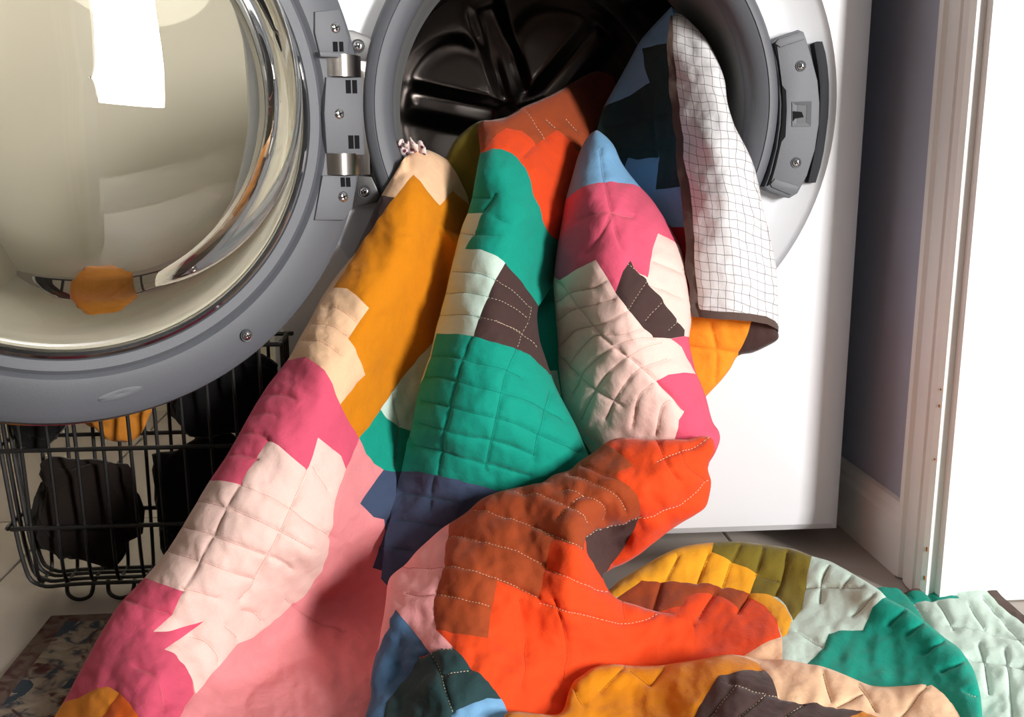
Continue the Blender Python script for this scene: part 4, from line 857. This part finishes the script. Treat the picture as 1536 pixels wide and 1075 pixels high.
# ---- S: the big rust and orange fold in front
sheet([('s', [(530, 1140), (545, 1085), (555, 1052), (557, 1034), (556, 1025), (558, 1006), (563, 983), (567.5, 969), (572, 943), (577, 917), (579, 898.4), (583, 871.5), (592, 859), (609.6, 844.5), (626, 826), (654, 800), (669, 788), (696, 771), (716, 753), (727.5, 745.5), (747, 737.6), (770.5, 732), (800, 726), (815, 723), (831, 712), (854.7, 704.5), (868, 692.7), (892, 677), (907, 665), (921, 658.6), (936.7, 656), (956, 657.6), (983.6, 659.5), (1011, 659), (1030.5, 658.6), (1046, 654.6), (1061.7, 654), (1070.5, 661.5), (1072.5, 677), (1063.7, 692.7), (1062.7, 706.4), (1066.6, 724), (1063.7, 745.5), (1058, 761), (1042, 773), (1011, 791), (983.6, 812), (960, 831), (936.7, 845), (917, 853), (903, 864)]),
       ('s', [(903, 864), (913, 885), (926.6, 898.4), (956.7, 908), (989.5, 918), (1012, 919)]),
       ('h', [(1012, 919), (1040, 940), (1040, 985), (1000, 1010), (870, 1080), (850, 1140), (530, 1140)])],
      [(583, 872, -.255), (610, 850, -.25), (650, 810, -.228), (620, 900, -.30), (575, 960, -.315), (560, 1010, -.348), (556, 1050, -.372), (680, 782, -.215), (716, 754, -.225), (750, 739, -.23), (800, 726, -.23), (850, 706, -.215), (900, 672, -.195), (940, 658, -.195), (1010, 660, -.205), (1060, 656, -.19),
       (680, 830, -.28), (740, 800, -.278), (800, 785, -.27), (860, 760, -.28), (900, 730, -.255), (960, 710, -.245), (1020, 700, -.24), (1062, 706, -.215), (1063, 740, -.21), (1000, 760, -.24), (940, 770, -.255), (960, 828, -.215), (1010, 790, -.22), (908, 860, -.215), (930, 842, -.21),
       (925, 808, -.205), (900, 826, -.215), (876, 808, -.30), (868, 790, -.30), (885, 845, -.305), (660, 900, -.32), (715, 880, -.328), (780, 860, -.312), (830, 850, -.312), (870, 870, -.325), (900, 890, -.29), (620, 960, -.335), (680, 960, -.36), (740, 950, -.352), (795, 940, -.328), (850, 930, -.338), (930, 930, -.27), (990, 940, -.245), (1030, 945, -.235),
       (602, 1015, -.342), (650, 1020, -.395), (700, 1000, -.39), (760, 1020, -.385), (820, 1020, -.355), (870, 990, -.32), (930, 985, -.29), (1010, 985, -.272), (560, 1090, -.40), (640, 1090, -.43), (720, 1090, -.43), (800, 1090, -.41), (860, 1060, -.36), (640, 930, -.325), (590, 990, -.325)],
      'orange',
      [('rust', [(690, 760), (730, 735), (800, 715), (860, 690), (900, 655), (908, 667), (925, 675), (949, 696), (921, 716), (944.5, 730), (956, 743.5), (961, 761), (961.7, 780), (919, 792), (894, 798), (880, 807), (876, 816), (880, 824.6), (852, 814), (828, 806), (808, 897), (776, 882), (747, 869), (731, 958), (700, 953), (654, 944), (650.7, 929), (654, 891), (664.7, 847), (670.6, 800), (672, 780)]),
       ('brown', [(956, 787), (961.7, 780), (919, 792), (894, 798), (880, 807), (884, 827.5), (891, 849), (903, 867), (917, 848), (935, 822), (945, 805)]),
       ('rose', [(690, 762), (673, 787), (670.6, 800), (664.7, 847), (654, 891), (650.7, 929), (654, 944), (682, 973), (661, 972), (642, 977), (560, 1010), (540, 980), (570, 860), (650, 780)]),
       ('denim', [(595, 915), (609.6, 933.6), (628, 957), (642.5, 977), (626, 985), (640, 1060), (600, 1150), (510, 1150), (540, 1040), (550, 1000), (567.5, 973), (572, 959), (585, 940.6), (587, 929)]),
       ('teal', [(626, 986), (643.5, 977), (661, 971.5), (679.6, 971.5), (692, 983), (712, 1006.5), (731, 1024), (751, 1048.5), (731, 1046.5), (708, 1055), (679.6, 1068), (650, 1150), (560, 1150), (579, 1055), (598.6, 1030), (618, 1006)]),
       ('sky', [(679.6, 1068), (708, 1055), (731, 1046.5), (751, 1048.5), (765, 1070), (790, 1150), (650, 1150)])],
      cream=[[(710, 763.4), (737, 767), (768.5, 777), (800, 790), (827, 804)], [(671, 802), (706, 808), (737, 813), (770.5, 823.6), (794, 835), (817, 848)], [(770.5, 735.7), (800, 739.6), (825, 747), (854.7, 757), (878, 771), (886, 784.5)], [(800, 790), (829, 802), (858.6, 814), (878, 823.6)], [(854.7, 713), (878, 718), (903.5, 730), (927, 745.5), (938.7, 767)],
             [(843, 732), (876, 739.6), (897.7, 751), (909.4, 765), (907.4, 782.6)], [(876, 739.6), (852.7, 755), (837, 778.7)], [(1063.7, 655.6), (1038, 669), (1005, 681), (985.5, 690.8)], [(961, 780.6), (987.5, 772.8), (1024.6, 757), (1050, 733.8), (1065.6, 718)], [(961, 781.5), (919, 793), (894, 799.5), (881, 808)],
             [(662, 847.6), (709.5, 855.5), (745, 865), (808, 897)], [(656, 891), (697.6, 899), (737, 909)], [(820, 853.6), (855.7, 867.4), (911, 887)], [(808, 905), (848, 917), (887, 925), (931, 934.6), (962.5, 930.6), (986, 921)],
             [(626, 987), (643.5, 977.5), (661, 972.5), (678.7, 972.5)], [(645.5, 979), (659, 1004.5), (665, 1028), (673, 1051), (679.6, 1068)], [(662, 1013), (680.6, 1006.5), (706, 1004)]],
      tone=[[(872, 696.6), (897.7, 707.4), (921, 718)], [(600, 850), (640, 850), (664, 848)], [(610, 890), (632, 895), (655, 891)], [(1020, 672), (1040, 705), (1062, 722)], [(985, 660), (1000, 690), (1020, 720)], [(930, 880), (940, 930)], [(830, 900), (850, 960), (845, 1020)], [(780, 900), (790, 960), (785, 1030)]], rnd=(22, 0.022), wr=1.5, tonecol='torange')

# ---- G: the low fold along the front, gold, brown, peach
sheet([('s', [(735, 1140), (752, 1085), (764, 1067), (800, 1069), (832, 1072), (845, 1064), (853, 1038), (861, 1021.5), (874.7, 1012), (891, 1001), (915.7, 995.5), (946, 998), (984, 998), (1011, 994.7), (1052, 988.7), (1088, 982), (1115, 983), (1140, 989), (1178.7, 989.5), (1215, 996), (1230, 998.5), (1253, 1006), (1284, 1019), (1307.6, 1028), (1331, 1029.4), (1362, 1028), (1390, 1024), (1403, 1027), (1423.6, 1045), (1444, 1073), (1456, 1100), (1470, 1150)]), ('h', [(1470, 1150), (735, 1140)])],
      [(770, 1080, -.445), (861, 1021, -.37), (891, 1001, -.35), (946, 998, -.335), (1011, 995, -.325), (1088, 982, -.315), (1137, 989, -.315), (1215, 996, -.325), (1284, 1019, -.345), (1331, 1030, -.352), (1390, 1025, -.355), (1424, 1045, -.378), (1447, 1090, -.43),
       (900, 1040, -.37), (960, 1040, -.36), (1050, 1025, -.37), (1110, 1020, -.375), (1180, 1030, -.375), (1250, 1040, -.38), (1330, 1055, -.39), (1400, 1060, -.40), (780, 1100, -.45), (850, 1110, -.44), (960, 1110, -.43), (1100, 1100, -.455), (1200, 1110, -.46), (1300, 1110, -.455), (1440, 1125, -.46), (800, 1140, -.46), (1100, 1140, -.48), (1300, 1145, -.48)],
      'gold',
      [('peach', [(1080, 970), (1090, 981), (1115, 984.6), (1137, 994), (1147, 1003.7), (1159, 1021.5), (1168, 1042), (1184, 1050), (1225, 1055), (1251, 1059), (1294.7, 1067), (1330, 1078), (1400, 1160), (1490, 1160), (1480, 1010), (1300, 960), (1100, 960)]),
       ('brown', [(1078, 1014.7), (1104, 1008), (1147, 1003.7), (1159, 1021.5), (1168, 1042), (1184, 1050), (1225, 1055), (1251, 1059), (1294.7, 1067), (1274, 1075), (1250, 1160), (1000, 1160), (1041.5, 1075), (1060.6, 1038)])],
      cream=[[(1104, 1027), (1063, 1075)], [(1093.5, 1023), (1148, 1040.6), (1167, 1041)], [(1148, 1042), (1107, 1075)], [(1168, 1041), (1204, 1055)], [(1206, 1054), (1176, 1075)]],
      tone=[[(861, 1032), (874.7, 1057)], [(902, 1035), (935, 1002)], [(946, 1005), (976, 1027)], [(976, 1027), (998, 999.6)], [(1235, 1009), (1248, 1050)], [(1289.5, 1027), (1315, 1065.5)], [(1295, 1040), (1256, 1058)], [(1390, 1030), (1350, 1075)]], rnd=(20, 0.02), tonecol='tolive')

# ------------------------------------------------------------------ scrap of floral cloth at the drum lip
b = MB(); vs = []; fs = []
for i in range(31):
    t = i/30; c0 = atY(598+42*t, 232-18*math.sin(math.pi*(0.25+0.65*t)), 0.03)
    for j in range(5):
        u = j/4; k = 0.003*math.sin(i*0.8+j)+0.002*math.sin(i*0.7)
        vs.append((c0[0]+0.001*math.sin(i*0.9+j), c0[1]-0.012*u+k, c0[2]-0.012+0.017*u*(0.9+0.2*math.sin(i*0.6))))
for i in range(30):
    for j in range(4): fs.append((i*5+j, i*5+j+1, i*5+j+6, i*5+j+5))
def floral():
    m = fabric('floral_cloth', rgb(225, 205, 205)); nt = m.node_tree; bs = nt.nodes['Principled BSDF']
    tc = nt.nodes.new('ShaderNodeTexCoord'); v = nt.nodes.new('ShaderNodeTexVoronoi'); v.inputs['Scale'].default_value = 160; nt.links.new(tc.outputs['Object'], v.inputs['Vector'])
    r = nt.nodes.new('ShaderNodeValToRGB'); r.color_ramp.elements[0].color = rgb(90, 40, 60); r.color_ramp.elements[1].color = rgb(235, 218, 215); r.color_ramp.elements[0].position = 0.25; r.color_ramp.elements[1].position = 0.5
    nt.links.new(v.outputs['Distance'], r.inputs[0]); nt.links.new(r.outputs[0], bs.inputs['Base Color']); return m
sc = b.add(vs, fs).build('cloth_scrap', floral(), ang=180)
sc.modifiers.new('thick', 'SOLIDIFY').thickness = 0.002
tag(sc, 'small ruffled pink and white floral cloth edge at the drum lip', 'cloth')
